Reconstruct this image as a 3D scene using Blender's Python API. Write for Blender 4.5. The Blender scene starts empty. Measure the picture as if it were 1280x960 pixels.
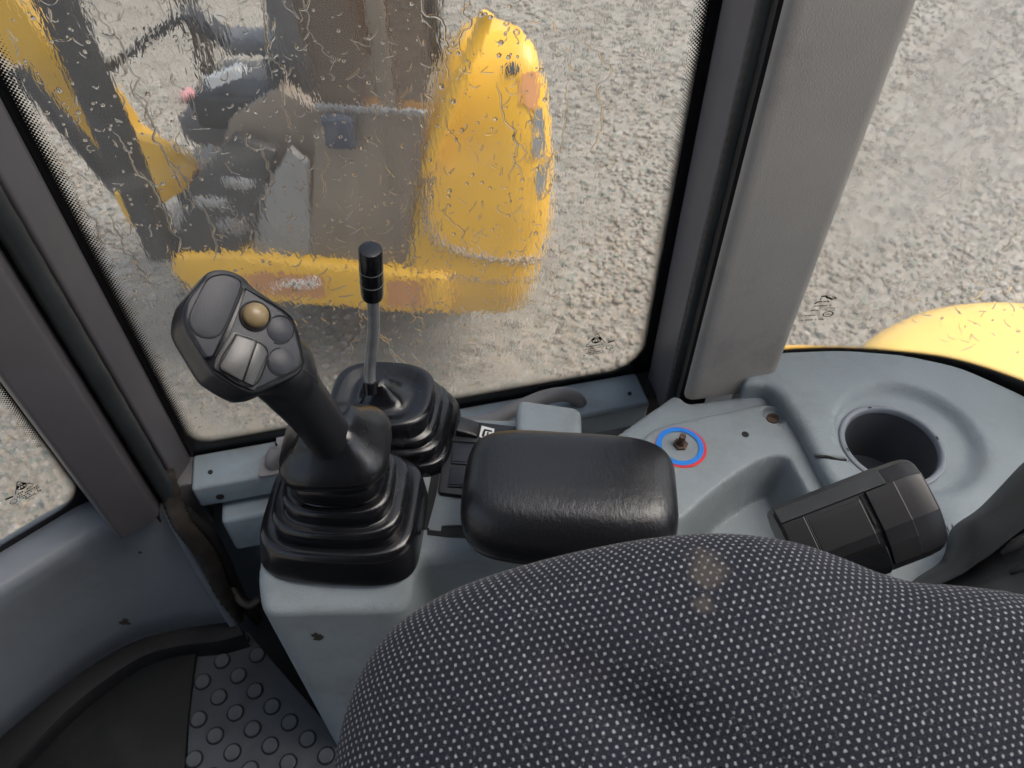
import bpy, bmesh, math, random
import numpy as np
from mathutils import Vector, Matrix
from mathutils.geometry import delaunay_2d_cdt
from mathutils.bvhtree import BVHTree

random.seed(7)
rng = np.random.default_rng(7)
S = bpy.context.scene
COL = S.collection
R = math.radians

# ------------------------------------------------------------------ camera
CAM_Z = 1.35                       # above the cab floor datum
PITCH = R(48.3)
FPX = 960.0                        # focal length in pixels of a 1280 px wide frame
cam = bpy.data.cameras.new('camera')
cam.sensor_width = 36.0
cam.lens = 36.0 * FPX / 1280.0
cam.clip_start = 0.02
cam.clip_end = 500.0
camo = bpy.data.objects.new('camera', cam)
COL.objects.link(camo)
camo.location = (0, 0, CAM_Z)
camo.rotation_euler = (math.pi / 2 - PITCH, 0, 0)
S.camera = camo
cam.dof.use_dof = True
cam.dof.focus_distance = 0.74
cam.dof.aperture_fstop = 10.0

# ------------------------------------------------------------------ sky, sun, exposure
SUN_EL, SUN_AZ = R(58), R(85)      # azimuth measured from +Y towards +X
world = bpy.data.worlds.new('World')
S.world = world
world.use_nodes = True
wn_ = world.node_tree.nodes
wl_ = world.node_tree.links
bg = wn_['Background']
sky = wn_.new('ShaderNodeTexSky')
sky.sky_type = 'NISHITA'
sky.sun_disc = False
sky.sun_elevation = SUN_EL
sky.sun_rotation = SUN_AZ
sky.air_density = 1.0
sky.dust_density = 4.0
hs = wn_.new('ShaderNodeHueSaturation')
hs.inputs['Saturation'].default_value = 0.64
wl_.new(sky.outputs[0], hs.inputs['Color'])
wl_.new(hs.outputs[0], bg.inputs['Color'])
bg.inputs['Strength'].default_value = 0.12
sun = bpy.data.lights.new('sun', 'SUN')
sun.energy = 1.0
sun.angle = R(45)
sun.color = (1.0, 0.92, 0.82)
suno = bpy.data.objects.new('sun', sun)
COL.objects.link(suno)
sd = Vector((math.sin(SUN_AZ) * math.cos(SUN_EL), math.cos(SUN_AZ) * math.cos(SUN_EL), math.sin(SUN_EL)))
suno.rotation_euler = sd.to_track_quat('Z', 'Y').to_euler()
suno.location = sd * 20

S.view_settings.view_transform = 'Standard'
S.view_settings.look = 'None'
S.view_settings.exposure = 1.15
S.view_settings.gamma = 1.0
S.render.engine = 'CYCLES'
cy = S.cycles
cy.use_denoising = True
cy.max_bounces = 10
cy.transmission_bounces = 8
cy.transparent_max_bounces = 8
cy.glossy_bounces = 4
cy.diffuse_bounces = 4
cy.sample_clamp_indirect = 6.0

# ------------------------------------------------------------------ measuring helpers
CP, SP = math.cos(PITCH), math.sin(PITCH)
def ray(x, y):
    u, v = x - 640.0, 480.0 - y
    return Vector((u, FPX * CP + v * SP, -FPX * SP + v * CP))
O = Vector((0, 0, CAM_Z))
def P(x, y, z):                    # the point seen at x, y on the level z
    d = ray(x, y); return O + d * ((z - CAM_Z) / d.z)
def D(x, y, t):                    # the point seen at x, y at a distance t along the view axis
    return O + ray(x, y) * (t / FPX)
def V(x, y, p0, n):                # the point seen at x, y on the plane through p0
    d = ray(x, y); n = Vector(n)
    return O + d * ((Vector(p0) - O).dot(n) / d.dot(n))
def snap(x, y, bvh, lift=0.0):
    d = ray(x, y).normalized()
    h, nn, i, t = bvh.ray_cast(O, d)
    if h is None: return None, None
    if nn.dot(d) > 0: nn = -nn
    return h + nn * lift, nn

# ------------------------------------------------------------------ object helpers
def link(name, me, mat=None, parent=None, smooth=40):
    o = bpy.data.objects.new(name, me)
    COL.objects.link(o)
    if mat: me.materials.append(mat)
    if parent: o.parent = parent
    if smooth is not None and len(me.polygons):
        me.shade_smooth()
        if smooth < 180: me.set_sharp_from_angle(angle=R(smooth))
    return o
def mesh(verts, faces):
    me = bpy.data.meshes.new('m')
    me.from_pydata([tuple(v) for v in verts], [], faces)
    me.validate(); me.update()
    return me
def fixn(me):
    bm = bmesh.new(); bm.from_mesh(me)
    bmesh.ops.recalc_face_normals(bm, faces=bm.faces)
    bm.to_mesh(me); bm.free()
    return me
def obj(name, verts, faces, mat, parent=None, smooth=40, fix=True):
    me = mesh(verts, faces)
    if fix: fixn(me)
    return link(name, me, mat, parent, smooth)
def thing(name, label, cat, group=None, kind=None):
    o = bpy.data.objects.new(name, None); COL.objects.link(o)
    o.empty_display_size = 0.05
    return tag(o, label, cat, group, kind)
def tag(o, label=None, cat=None, group=None, kind=None):
    if label: o['label'] = label
    if cat: o['category'] = cat
    if group: o['group'] = group
    if kind: o['kind'] = kind
    return o
def stuff(o):
    o['kind'] = 'stuff'; return o

class MB:                          # collects shapes into one mesh
    def __init__(s): s.v = []; s.f = []
    def add(s, v, f):
        b = len(s.v); s.v += [Vector(p) for p in v]; s.f += [tuple(i + b for i in q) for q in f]; return s
    def build(s, name, mat, parent=None, smooth=40, fix=True):
        return obj(name, s.v, s.f, mat, parent, smooth, fix)

def loft(rings, cap0=True, cap1=True, closed=True):
    n = len(rings[0]); v = [p for r in rings for p in r]; f = []
    for i in range(len(rings) - 1):
        for j in range(n if closed else n - 1):
            k = (j + 1) % n
            f.append((i * n + j, i * n + k, (i + 1) * n + k, (i + 1) * n + j))
    if cap0: f.append(tuple(range(n - 1, -1, -1)))
    if cap1: f.append(tuple((len(rings) - 1) * n + j for j in range(n)))
    return v, f
def frame_of(t):
    t = t.normalized()
    a = Vector((0, 0, 1)) if abs(t.z) < 0.9 else Vector((0, 1, 0))
    x = a.cross(t).normalized(); return x, t.cross(x)
def catmull(pts, n=6):
    pts = [Vector(p) for p in pts]; out = []
    q = [pts[0] * 2 - pts[1]] + pts + [pts[-1] * 2 - pts[-2]]
    for i in range(1, len(q) - 2):
        p0, p1, p2, p3 = q[i - 1:i + 3]
        for k in range(n):
            t = k / n
            out.append(0.5 * ((2 * p1) + (p2 - p0) * t + (2 * p0 - 5 * p1 + 4 * p2 - p3) * t * t + (3 * p1 - p0 - 3 * p2 + p3) * t ** 3))
    out.append(pts[-1]); return out
def tube(path, rad, n=12, sx=1.0):
    rings = []; path = [Vector(p) for p in path]; x0 = None
    for i, p in enumerate(path):
        t = (path[min(i + 1, len(path) - 1)] - path[max(i - 1, 0)])
        t.normalize()
        if x0 is None: x, y = frame_of(t)
        else:
            x = (x0 - t * x0.dot(t)).normalized(); y = t.cross(x)
        x0 = x
        r = rad[i] if isinstance(rad, (list, tuple)) else rad
        rings.append([p + x * (math.cos(a) * r * sx) + y * (math.sin(a) * r) for a in (2 * math.pi * k / n for k in range(n))])
    return loft(rings)
def lathe(c, axis, prof, n=28, cap=True):    # prof: (distance along the axis, radius)
    axis = Vector(axis).normalized(); x, y = frame_of(axis)
    return loft([[Vector(c) + axis * h + x * (math.cos(a) * r) + y * (math.sin(a) * r) for a in (2 * math.pi * k / n for k in range(n))] for h, r in prof], cap, cap)
def bevel_mesh(me, w, seg=2, ang=25):
    bm = bmesh.new(); bm.from_mesh(me)
    bmesh.ops.recalc_face_normals(bm, faces=bm.faces)
    es = [e for e in bm.edges if len(e.link_faces) == 2 and e.calc_face_angle(0) > R(ang)]
    bmesh.ops.bevel(bm, geom=es, offset=w, offset_type='OFFSET', segments=seg, profile=0.5, affect='EDGES', clamp_overlap=True)
    bm.to_mesh(me); bm.free(); return me
def prism(name, pts, dv, mat, parent=None, bev=0.0, seg=2, smooth=40):
    pts = [Vector(p) for p in pts]; n = len(pts); dv = Vector(dv)
    v, f = loft([pts, [p + dv for p in pts]])
    me = fixn(mesh(v, f))
    if bev: bevel_mesh(me, bev, seg)
    return link(name, me, mat, parent, smooth)
def box_vf(c, ax, ay, az):         # half-extent vectors
    c = Vector(c)
    v = [c + ax * i + ay * j + az * k for i in (-1, 1) for j in (-1, 1) for k in (-1, 1)]
    return v, [(0, 1, 3, 2), (4, 6, 7, 5), (0, 4, 5, 1), (2, 3, 7, 6), (0, 2, 6, 4), (1, 5, 7, 3)]
def box(name, c, h, mat, parent=None, rot=0, bev=0.0, seg=2):
    M = Matrix.Rotation(rot, 3, 'Z')
    v, f = box_vf(c, M @ Vector((h[0], 0, 0)), M @ Vector((0, h[1], 0)), Vector((0, 0, h[2])))
    me = fixn(mesh(v, f))
    if bev: bevel_mesh(me, bev, seg)
    return link(name, me, mat, parent)
def bar_vf(a, b, w, h, up=(0, 0, 1)):
    a, b = Vector(a), Vector(b); t = b - a; L = t.length / 2; t.normalize()
    y = Vector(up).cross(t)
    if y.length < 1e-4: y = Vector((1, 0, 0)).cross(t)
    y.normalize(); z = t.cross(y)
    return box_vf((a + b) / 2, t * L, y * w / 2, z * h / 2)
def bar(name, a, b, w, h, mat, parent=None, bev=0.0, up=(0, 0, 1)):
    me = fixn(mesh(*bar_vf(a, b, w, h, up)))
    if bev: bevel_mesh(me, bev)
    return link(name, me, mat, parent)
def superring(c, hx, hy, z, e=4.0, n=48, rot=0.0, warp=None):
    out = []
    for k in range(n):
        a = 2 * math.pi * k / n; ca, sa = math.cos(a), math.sin(a)
        x = hx * math.copysign(abs(ca) ** (2 / e), ca); y = hy * math.copysign(abs(sa) ** (2 / e), sa)
        if warp: x, y = warp(x, y)
        out.append(Vector((c[0] + x * math.cos(rot) - y * math.sin(rot), c[1] + x * math.sin(rot) + y * math.cos(rot), z)))
    return out

def smoothstep(a, b, x):
    t = min(1, max(0, (x - a) / (b - a))); return t * t * (3 - 2 * t)
def dens(poly, step):
    out = []
    for i, a in enumerate(poly):
        b = poly[(i + 1) % len(poly)]; n = max(1, int((Vector(b) - Vector(a)).length / step))
        out += [Vector(a).lerp(Vector(b), k / n) for k in range(n)]
    return out
def round_poly(poly, r, n=6):
    poly = [Vector(p) for p in poly]; out = []; m = len(poly)
    for i in range(m):
        p0, p, p1 = poly[i - 1], poly[i], poly[(i + 1) % m]
        rr = r[i] if isinstance(r, (list, tuple)) else r
        if rr <= 0: out.append(p); continue
        a, b = p0 - p, p1 - p
        d = min(rr, a.length * 0.48, b.length * 0.48)
        A, B = p + a.normalized() * d, p + b.normalized() * d
        out += [(A * (1 - t) ** 2 + p * 2 * t * (1 - t) + B * t * t) for t in (k / n for k in range(n + 1))]
    return out
def segdist(px, py, poly):         # distance arrays to the closed polygon + inside flags
    X = np.asarray(px); Y = np.asarray(py); dmin = np.full(X.shape, 1e9); ins = np.zeros(X.shape, bool)
    m = len(poly)
    for i in range(m):
        ax, ay = poly[i][0], poly[i][1]; bx, by = poly[(i + 1) % m][0], poly[(i + 1) % m][1]
        dx, dy = bx - ax, by - ay; L = dx * dx + dy * dy + 1e-12
        t = np.clip(((X - ax) * dx + (Y - ay) * dy) / L, 0, 1)
        dmin = np.minimum(dmin, np.hypot(X - ax - t * dx, Y - ay - t * dy))
        c = ((ay > Y) != (by > Y)) & (X < (bx - ax) * (Y - ay) / (by - ay + 1e-15) + ax)
        ins ^= c
    return dmin, ins
def signed(px, py, poly):
    d, i = segdist(px, py, poly); return np.where(i, d, -d)
def sheet(name, poly, zfun, mat, parent=None, step=0.008, rnd=0.008, skirt=0.05, hole=None, extra=(), smooth=50):
    """a moulded sheet: outline poly (xy), height zfun(X, Y), rounded edge rnd, skirt down all round"""
    poly = dens([Vector((p[0], p[1])) for p in poly], step)
    n = len(poly)
    area = sum(poly[i].x * poly[(i + 1) % n].y - poly[(i + 1) % n].x * poly[i].y for i in range(n))
    if area < 0: poly.reverse()
    pts = list(poly); edges = [(i, (i + 1) % n) for i in range(n)]
    if hole:
        hp = [Vector((p[0], p[1])) for p in hole]; b = len(pts)
        pts += hp; edges += [(b + i, b + (i + 1) % len(hp)) for i in range(len(hp))]
    inner = []
    for i, p in enumerate(poly):
        t = poly[(i + 1) % n] - poly[i - 1]
        nn = Vector((-t.y, t.x)).normalized()
        for d in (0.08, 0.25, 0.5, 0.95, 1.5):
            inner.append(p + nn * (d * rnd))
    xs = [p.x for p in poly]; ys = [p.y for p in poly]
    gx = np.arange(min(xs), max(xs), step); gy = np.arange(min(ys), max(ys), step)
    for i, a in enumerate(gx):
        for b2 in gy: inner.append(Vector((a + 0.0003 * ((i * 7) % 5), b2)))
    inner += [Vector((p[0], p[1])) for p in extra]
    sdv = signed([p.x for p in inner], [p.y for p in inner], poly)
    lim = 0.06 * rnd
    inner = [p for p, d in zip(inner, sdv) if d > lim]
    if hole:
        sh = signed([p.x for p in inner], [p.y for p in inner], hp)
        inner = [p for p, d in zip(inner, sh) if d < -0.0015]
    pts += inner
    vc, ec, fc, ov, oe, of = delaunay_2d_cdt(pts, edges, [], 1, 1e-6)
    X = np.array([p.x for p in vc]); Y = np.array([p.y for p in vc])
    d, _ = segdist(X, Y, poly)
    Z = zfun(X, Y)
    e = np.clip(rnd - d, 0, rnd)
    Z = Z - (rnd - np.sqrt(np.maximum(rnd * rnd - e * e, 0)))
    verts = [Vector((x, y, z)) for x, y, z in zip(X, Y, Z)]
    faces = [tuple(f) for f in fc]
    if hole:
        cx = np.array([sum(vc[i].x for i in f) / len(f) for f in faces]); cyy = np.array([sum(vc[i].y for i in f) / len(f) for f in faces])
        s = signed(cx, cyy, hp); faces = [f for f, q in zip(faces, s) if q < 0]
    ec_ = {}
    for f in faces:
        for i in range(len(f)):
            a, b = f[i], f[(i + 1) % len(f)]; k = (min(a, b), max(a, b))
            ec_.setdefault(k, []).append((a, b))
    low = {}
    base = len(verts)
    for k, l in ec_.items():
        if len(l) == 1:
            a, b = l[0]
            if d[a] < 1e-4 and d[b] < 1e-4:
                for q in (a, b):
                    if q not in low:
                        low[q] = len(verts); verts.append(verts[q] - Vector((0, 0, skirt)))
                faces.append((b, a, low[a], low[b]))
    return link(name, mesh(verts, faces), mat, parent, smooth)

# ------------------------------------------------------------------ materials
def mat(name, col, rough=0.5, metal=0.0, var=0.0, var_scale=6.0, bump=0.0, bump_scale=200.0, spec=0.5, col2=None, dirt=None, dirt_scale=3.0, dirt_amt=0.3, rough_var=0.0, coat=0.0):
    m = bpy.data.materials.new(name); m.use_nodes = True
    nt = m.node_tree; b = nt.nodes['Principled BSDF']; N = nt.nodes.new; L = nt.links.new
    b.inputs['Roughness'].default_value = rough; b.inputs['Metallic'].default_value = metal
    b.inputs['Specular IOR Level'].default_value = spec
    b.inputs['Coat Weight'].default_value = coat
    tc = N('ShaderNodeTexCoord'); src = None
    c4 = (*col, 1)
    b.inputs['Base Color'].default_value = c4
    if var or col2:
        n = N('ShaderNodeTexNoise'); n.inputs['Scale'].default_value = var_scale; n.inputs['Detail'].default_value = 6; n.inputs['Roughness'].default_value = 0.6
        L(tc.outputs['Object'], n.inputs['Vector'])
        mx = N('ShaderNodeMix'); mx.data_type = 'RGBA'
        k2 = col2 or tuple(c * (1 - var) for c in col); k1 = col if col2 else tuple(min(1, c * (1 + var)) for c in col)
        mx.inputs[6].default_value = (*k1, 1); mx.inputs[7].default_value = (*k2, 1)
        rp = N('ShaderNodeValToRGB'); rp.color_ramp.elements[0].position = 0.35; rp.color_ramp.elements[1].position = 0.65
        L(n.outputs['Fac'], rp.inputs[0]); L(rp.outputs[0], mx.inputs[0]); src = mx.outputs[2]
        L(src, b.inputs['Base Color'])
    if dirt:
        n = N('ShaderNodeTexNoise'); n.inputs['Scale'].default_value = dirt_scale; n.inputs['Detail'].default_value = 8; n.inputs['Roughness'].default_value = 0.7
        L(tc.outputs['Object'], n.inputs['Vector'])
        rp = N('ShaderNodeValToRGB'); rp.color_ramp.elements[0].position = 0.5; rp.color_ramp.elements[1].position = 0.78
        rp.color_ramp.elements[1].color = (dirt_amt, dirt_amt, dirt_amt, 1)
        L(n.outputs['Fac'], rp.inputs[0])
        mx = N('ShaderNodeMix'); mx.data_type = 'RGBA'; mx.inputs[6].default_value = c4; mx.inputs[7].default_value = (*dirt, 1)
        if src: L(src, mx.inputs[6])
        L(rp.outputs[0], mx.inputs[0]); L(mx.outputs[2], b.inputs['Base Color'])
    if rough_var:
        n = N('ShaderNodeTexNoise'); n.inputs['Scale'].default_value = 14; n.inputs['Detail'].default_value = 5
        L(tc.outputs['Object'], n.inputs['Vector'])
        mr = N('ShaderNodeMapRange'); mr.inputs[3].default_value = rough - rough_var; mr.inputs[4].default_value = rough + rough_var
        mr.inputs[1].default_value = 0.3; mr.inputs[2].default_value = 0.7
        L(n.outputs['Fac'], mr.inputs[0]); L(mr.outputs[0], b.inputs['Roughness'])
    if bump:
        n = N('ShaderNodeTexNoise'); n.inputs['Scale'].default_value = bump_scale; n.inputs['Detail'].default_value = 3
        L(tc.outputs['Object'], n.inputs['Vector'])
        bp = N('ShaderNodeBump'); bp.inputs['Strength'].default_value = bump; bp.inputs['Distance'].default_value = 0.002
        L(n.outputs['Fac'], bp.inputs['Height']); L(bp.outputs[0], b.inputs['Normal'])
    return m

M = {}
M['grey'] = mat('blue_grey_plastic', (0.250, 0.288, 0.308), 0.5, var=0.05, var_scale=9, bump=0.30, bump_scale=750, dirt=(0.14, 0.125, 0.10), dirt_scale=13, dirt_amt=0.42, rough_var=0.08)
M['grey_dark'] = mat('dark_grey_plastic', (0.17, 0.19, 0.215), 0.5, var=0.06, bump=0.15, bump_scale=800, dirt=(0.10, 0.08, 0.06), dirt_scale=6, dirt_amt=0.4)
M['panel'] = mat('front_panel_plastic', (0.160, 0.180, 0.205), 0.45, var=0.06, var_scale=5, bump=0.14, bump_scale=800, dirt=(0.07, 0.06, 0.05), dirt_scale=9, dirt_amt=0.4)
M['sill'] = mat('painted_sill', (0.225, 0.275, 0.31), 0.42, var=0.08, dirt=(0.13, 0.10, 0.07), dirt_scale=11, dirt_amt=0.6)
M['trim'] = mat('grey_trim', (0.43, 0.40, 0.365), 0.6, var=0.07, var_scale=4, bump=0.25, bump_scale=700, dirt=(0.17, 0.145, 0.125), dirt_scale=6, dirt_amt=0.7)
M['frame'] = mat('purple_grey_paint', (0.098, 0.094, 0.102), 0.42, var=0.08, dirt=(0.15, 0.14, 0.13), dirt_scale=10, dirt_amt=0.3)
M['frame_lit'] = mat('lit_purple_grey_paint', (0.186, 0.174, 0.190), 0.42, var=0.08)  # lightened copy of the frame paint; the rear frame's light is in the colour
M['hard'] = mat('hard_black_plastic', (0.013, 0.013, 0.0145), 0.37, bump=0.08, bump_scale=1200)
M['rubber'] = mat('black_rubber', (0.0065, 0.007, 0.009), 0.24, var=0.2, bump=0.05, bump_scale=300, dirt=(0.035, 0.035, 0.035), dirt_scale=14, dirt_amt=0.35, rough_var=0.08)
M['seal'] = mat('rubber_seal', (0.022, 0.026, 0.028), 0.5, var=0.3, var_scale=15, bump=0.1, bump_scale=200)
M['black'] = mat('black_plastic', (0.011, 0.011, 0.013), 0.38, var=0.15, bump=0.12, bump_scale=900, dirt=(0.05, 0.045, 0.045), dirt_scale=9, dirt_amt=0.5)
M['grip'] = mat('grip_plastic', (0.011, 0.012, 0.0155), 0.34, bump=0.12, bump_scale=900, rough_var=0.06)
M['face'] = mat('joystick_face', (0.027, 0.030, 0.038), 0.45, spec=0.35, bump=0.1, bump_scale=900)
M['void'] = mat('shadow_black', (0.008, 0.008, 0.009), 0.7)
M['switch'] = mat('switch_grey', (0.056, 0.057, 0.058), 0.34, bump=0.05, bump_scale=600)
M['beige'] = mat('button_beige', (0.21, 0.155, 0.08), 0.35)
M['steel'] = mat('zinc_rod', (0.42, 0.43, 0.44), 0.42, metal=0.75, var=0.2, var_scale=30, bump=0.1, bump_scale=200)
M['rust'] = mat('rusty_steel', (0.11, 0.07, 0.05), 0.6, metal=0.4, var=0.4, var_scale=90, bump=0.3, bump_scale=400)
M['rail'] = mat('rail_grey', (0.186, 0.180, 0.186), 0.5, var=0.1, dirt=(0.10, 0.08, 0.06), dirt_amt=0.5, dirt_scale=12)
M['scuff'] = mat('scuff_dirt', (0.04, 0.035, 0.028), 0.7)
M['well'] = mat('dark_cup_plastic', (0.10, 0.105, 0.115), 0.35)
M['ring'] = mat('cup_ring_plastic', (0.20, 0.22, 0.25), 0.4, var=0.05)
M['white'] = mat('white_print', (0.75, 0.75, 0.73), 0.5)
M['blue'] = mat('blue_print', (0.02, 0.22, 0.72), 0.45)
M['red'] = mat('red_print', (0.70, 0.045, 0.06), 0.45)
M['hose'] = mat('hose_brown', (0.026, 0.021, 0.017), 0.6, var=0.4, var_scale=40, bump=0.4, bump_scale=150)
M['mat'] = mat('floor_mat_rubber', (0.062, 0.069, 0.078), 0.5, var=0.15, var_scale=8, bump=0.1, bump_scale=300, dirt=(0.03, 0.03, 0.03), dirt_amt=0.6, dirt_scale=8)
M['stud'] = mat('mat_stud', (0.06, 0.067, 0.075), 0.55, var=0.15)
M['strip'] = mat('matte_black_rubber', (0.007, 0.0075, 0.009), 0.5, var=0.2, bump=0.15, bump_scale=300, spec=0.25, dirt=(0.04, 0.038, 0.036), dirt_amt=0.4, dirt_scale=10)
M['foot'] = mat('black_floor_mat', (0.006, 0.007, 0.008), 0.6, spec=0.22, var=0.2, bump=0.2, bump_scale=400, dirt=(0.05, 0.05, 0.05), dirt_amt=0.5)
M['frit'] = mat('frit_black', (0.006, 0.006, 0.007), 0.25)
M['yellow'] = mat('yellow_paint', (0.86, 0.475, 0.030), 0.32, var=0.04, coat=0.3, dirt=(0.40, 0.22, 0.03), dirt_amt=0.35, dirt_scale=5)
M['yellow_own'] = mat('glare_paled_yellow', (0.880, 0.550, 0.099), 0.26, var=0.04, coat=0.6)  # own hood's yellow made paler, sky glare put into the colour
M['dark_steel'] = mat('dark_paint', (0.045, 0.042, 0.040), 0.5, var=0.2)
M['cabpanel'] = mat('brown_grey_panel', (0.26, 0.205, 0.15), 0.5, var=0.15, var_scale=3)
M['seatgrey'] = mat('grey_vinyl', (0.17, 0.155, 0.145), 0.55, var=0.15)
M['lightgrey'] = mat('light_grey_paint', (0.27, 0.262, 0.25), 0.5, var=0.1)
M['navy'] = mat('navy_reflection', (0.06, 0.065, 0.09), 0.7)  # dark blue of a reflection, put into the colour
M['decal_pink'] = mat('faded_decal', (0.60, 0.27, 0.10), 0.5, var=0.1)
M['decal_grey'] = mat('grey_decal', (0.20, 0.21, 0.22), 0.45)
M['pink'] = mat('pink_cloth', (0.50, 0.22, 0.22), 0.7)
M['strap'] = mat('strap_black', (0.032, 0.034, 0.036), 0.5, var=0.25, var_scale=12, bump=0.15, bump_scale=300, dirt=(0.07, 0.065, 0.06), dirt_amt=0.5, dirt_scale=10)

def leather():
    m = mat('black_leather', (0.011, 0.0115, 0.014), 0.33, rough_var=0.06)
    nt = m.node_tree; N = nt.nodes.new; L = nt.links.new; b = nt.nodes['Principled BSDF']
    tc = N('ShaderNodeTexCoord')
    v = N('ShaderNodeTexVoronoi'); v.feature = 'DISTANCE_TO_EDGE'; v.inputs['Scale'].default_value = 420
    n = N('ShaderNodeTexNoise'); n.inputs['Scale'].default_value = 60; n.inputs['Detail'].default_value = 6
    mp = N('ShaderNodeMapping'); mp.inputs['Scale'].default_value = (1, 0.45, 1)
    L(tc.outputs['Object'], mp.inputs[0])
    n2 = N('ShaderNodeTexNoise'); n2.inputs['Scale'].default_value = 240; n2.inputs['Detail'].default_value = 4
    L(mp.outputs[0], n2.inputs[0])
    L(tc.outputs['Object'], v.inputs[0]); L(tc.outputs['Object'], n.inputs[0])
    a = N('ShaderNodeMath'); a.operation = 'MULTIPLY_ADD'; a.inputs[1].default_value = 0.35
    L(v.outputs[0], a.inputs[0]); L(n2.outputs['Fac'], a.inputs[2])
    a2 = N('ShaderNodeMath'); a2.operation = 'MULTIPLY_ADD'; a2.inputs[1].default_value = 0.8
    L(n.outputs['Fac'], a2.inputs[0]); L(a.outputs[0], a2.inputs[2])
    bp = N('ShaderNodeBump'); bp.inputs['Strength'].default_value = 0.30; bp.inputs['Distance'].default_value = 0.0016
    L(a2.outputs[0], bp.inputs['Height']); L(bp.outputs[0], b.inputs['Normal'])
    return m
M['leather'] = leather()

def fabric():
    m = bpy.data.materials.new('dotted_fabric'); m.use_nodes = True
    nt = m.node_tree; N = nt.nodes.new; L = nt.links.new; b = nt.nodes['Principled BSDF']
    b.inputs['Roughness'].default_value = 0.9; b.inputs['Sheen Weight'].default_value = 0.10; b.inputs['Sheen Roughness'].default_value = 0.4
    b.inputs['Specular IOR Level'].default_value = 0.15
    uv = N('ShaderNodeUVMap'); uv.uv_map = 'weave'
    def math_(op, a, bb=None, c=None):
        q = N('ShaderNodeMath'); q.operation = op
        for i, s in enumerate((a, bb, c)):
            if s is None: continue
            if isinstance(s, (int, float)): q.inputs[i].default_value = s
            else: L(s, q.inputs[i])
        return q.outputs[0]
    # slight wobble of the weave
    nz = N('ShaderNodeTexNoise'); nz.inputs['Scale'].default_value = 9; nz.inputs['Detail'].default_value = 2
    L(uv.outputs[0], nz.inputs[0])
    vm = N('ShaderNodeVectorMath'); vm.operation = 'MULTIPLY_ADD'; vm.inputs[1].default_value = (0.012, 0.012, 0)
    L(nz.outputs['Color'], vm.inputs[0]); L(uv.outputs[0], vm.inputs[2])
    nz2 = N('ShaderNodeTexNoise'); nz2.inputs['Scale'].default_value = 330; nz2.inputs['Detail'].default_value = 2
    L(uv.outputs[0], nz2.inputs[0])
    vm2 = N('ShaderNodeVectorMath'); vm2.operation = 'MULTIPLY_ADD'; vm2.inputs[1].default_value = (0.0019, 0.0018, 0)
    L(nz2.outputs['Color'], vm2.inputs[0]); L(vm.outputs[0], vm2.inputs[2])
    sp = N('ShaderNodeSeparateXYZ'); vr = N('ShaderNodeVectorRotate'); vr.rotation_type = 'Z_AXIS'; vr.inputs['Angle'].default_value = R(-8); L(vm2.outputs[0], vr.inputs['Vector']); L(vr.outputs[0], sp.inputs[0])
    PX, PY = 0.0059, 0.0044
    row = math_('DIVIDE', sp.outputs[1], PY)
    ri = math_('FLOOR', row); rf = math_('SUBTRACT', row, ri)
    sh = math_('FRACT', math_('MULTIPLY', ri, 0.455))
    col = math_('ADD', math_('DIVIDE', sp.outputs[0], PX), sh)
    cf = math_('FRACT', col)
    dx = math_('ABSOLUTE', math_('SUBTRACT', cf, 0.5)); dy = math_('ABSOLUTE', math_('SUBTRACT', rf, 0.5))
    mx_ = math_('MAXIMUM', math_('MULTIPLY', dx, 1.12), math_('MULTIPLY', dy, 0.60))
    dist = math_('ADD', math_('MULTIPLY', mx_, 0.7), math_('MULTIPLY', math_('POWER', math_('ADD', math_('MULTIPLY', dx, dx), math_('MULTIPLY', dy, dy)), 0.5), 0.3))
    mr = N('ShaderNodeMapRange'); mr.inputs[1].default_value = 0.125; mr.inputs[2].default_value = 0.185; mr.inputs[3].default_value = 1; mr.inputs[4].default_value = 0
    L(dist, mr.inputs[0])
    # pile: fine speckle
    n3 = N('ShaderNodeTexNoise'); n3.inputs['Scale'].default_value = 900; n3.inputs['Detail'].default_value = 3; L(uv.outputs[0], n3.inputs[0])
    rp = N('ShaderNodeValToRGB'); rp.color_ramp.elements[0].position = 0.32; rp.color_ramp.elements[0].color = (0.007, 0.008, 0.013, 1)
    rp.color_ramp.elements[1].position = 0.72; rp.color_ramp.elements[1].color = (0.027, 0.029, 0.041, 1)
    L(n3.outputs['Fac'], rp.inputs[0])
    # worn brownish stains
    n4 = N('ShaderNodeTexNoise'); n4.inputs['Scale'].default_value = 12; n4.inputs['Detail'].default_value = 5; L(uv.outputs[0], n4.inputs[0])
    st = N('ShaderNodeMapRange'); st.inputs[1].default_value = 0.60; st.inputs[2].default_value = 0.75; st.inputs[4].default_value = 0.10; L(n4.outputs['Fac'], st.inputs[0])
    # one larger stain near the top edge
    n6 = N('ShaderNodeTexNoise'); n6.inputs['Scale'].default_value = 70; n6.inputs['Detail'].default_value = 4; L(uv.outputs[0], n6.inputs[0])
    sms = []
    for nm, rad in (('stain', 0.017), ('stain_low', 0.0085)):
        vd = N('ShaderNodeVectorMath'); vd.operation = 'DISTANCE'; vd.name = nm
        L(uv.outputs[0], vd.inputs[0])
        dd = math_('ADD', vd.outputs['Value'], math_('MULTIPLY', math_('SUBTRACT', n6.outputs['Fac'], 0.5), rad * 1.6))
        sm = N('ShaderNodeMapRange'); sm.inputs[1].default_value = rad; sm.inputs[2].default_value = rad * 0.45; sm.inputs[3].default_value = 0; sm.inputs[4].default_value = 0.36
        L(dd, sm.inputs[0]); sms.append(sm.outputs[0])
    sm2 = math_('MAXIMUM', sms[0], sms[1])
    stt = math_('MAXIMUM', st.outputs[0], sm2)
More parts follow.
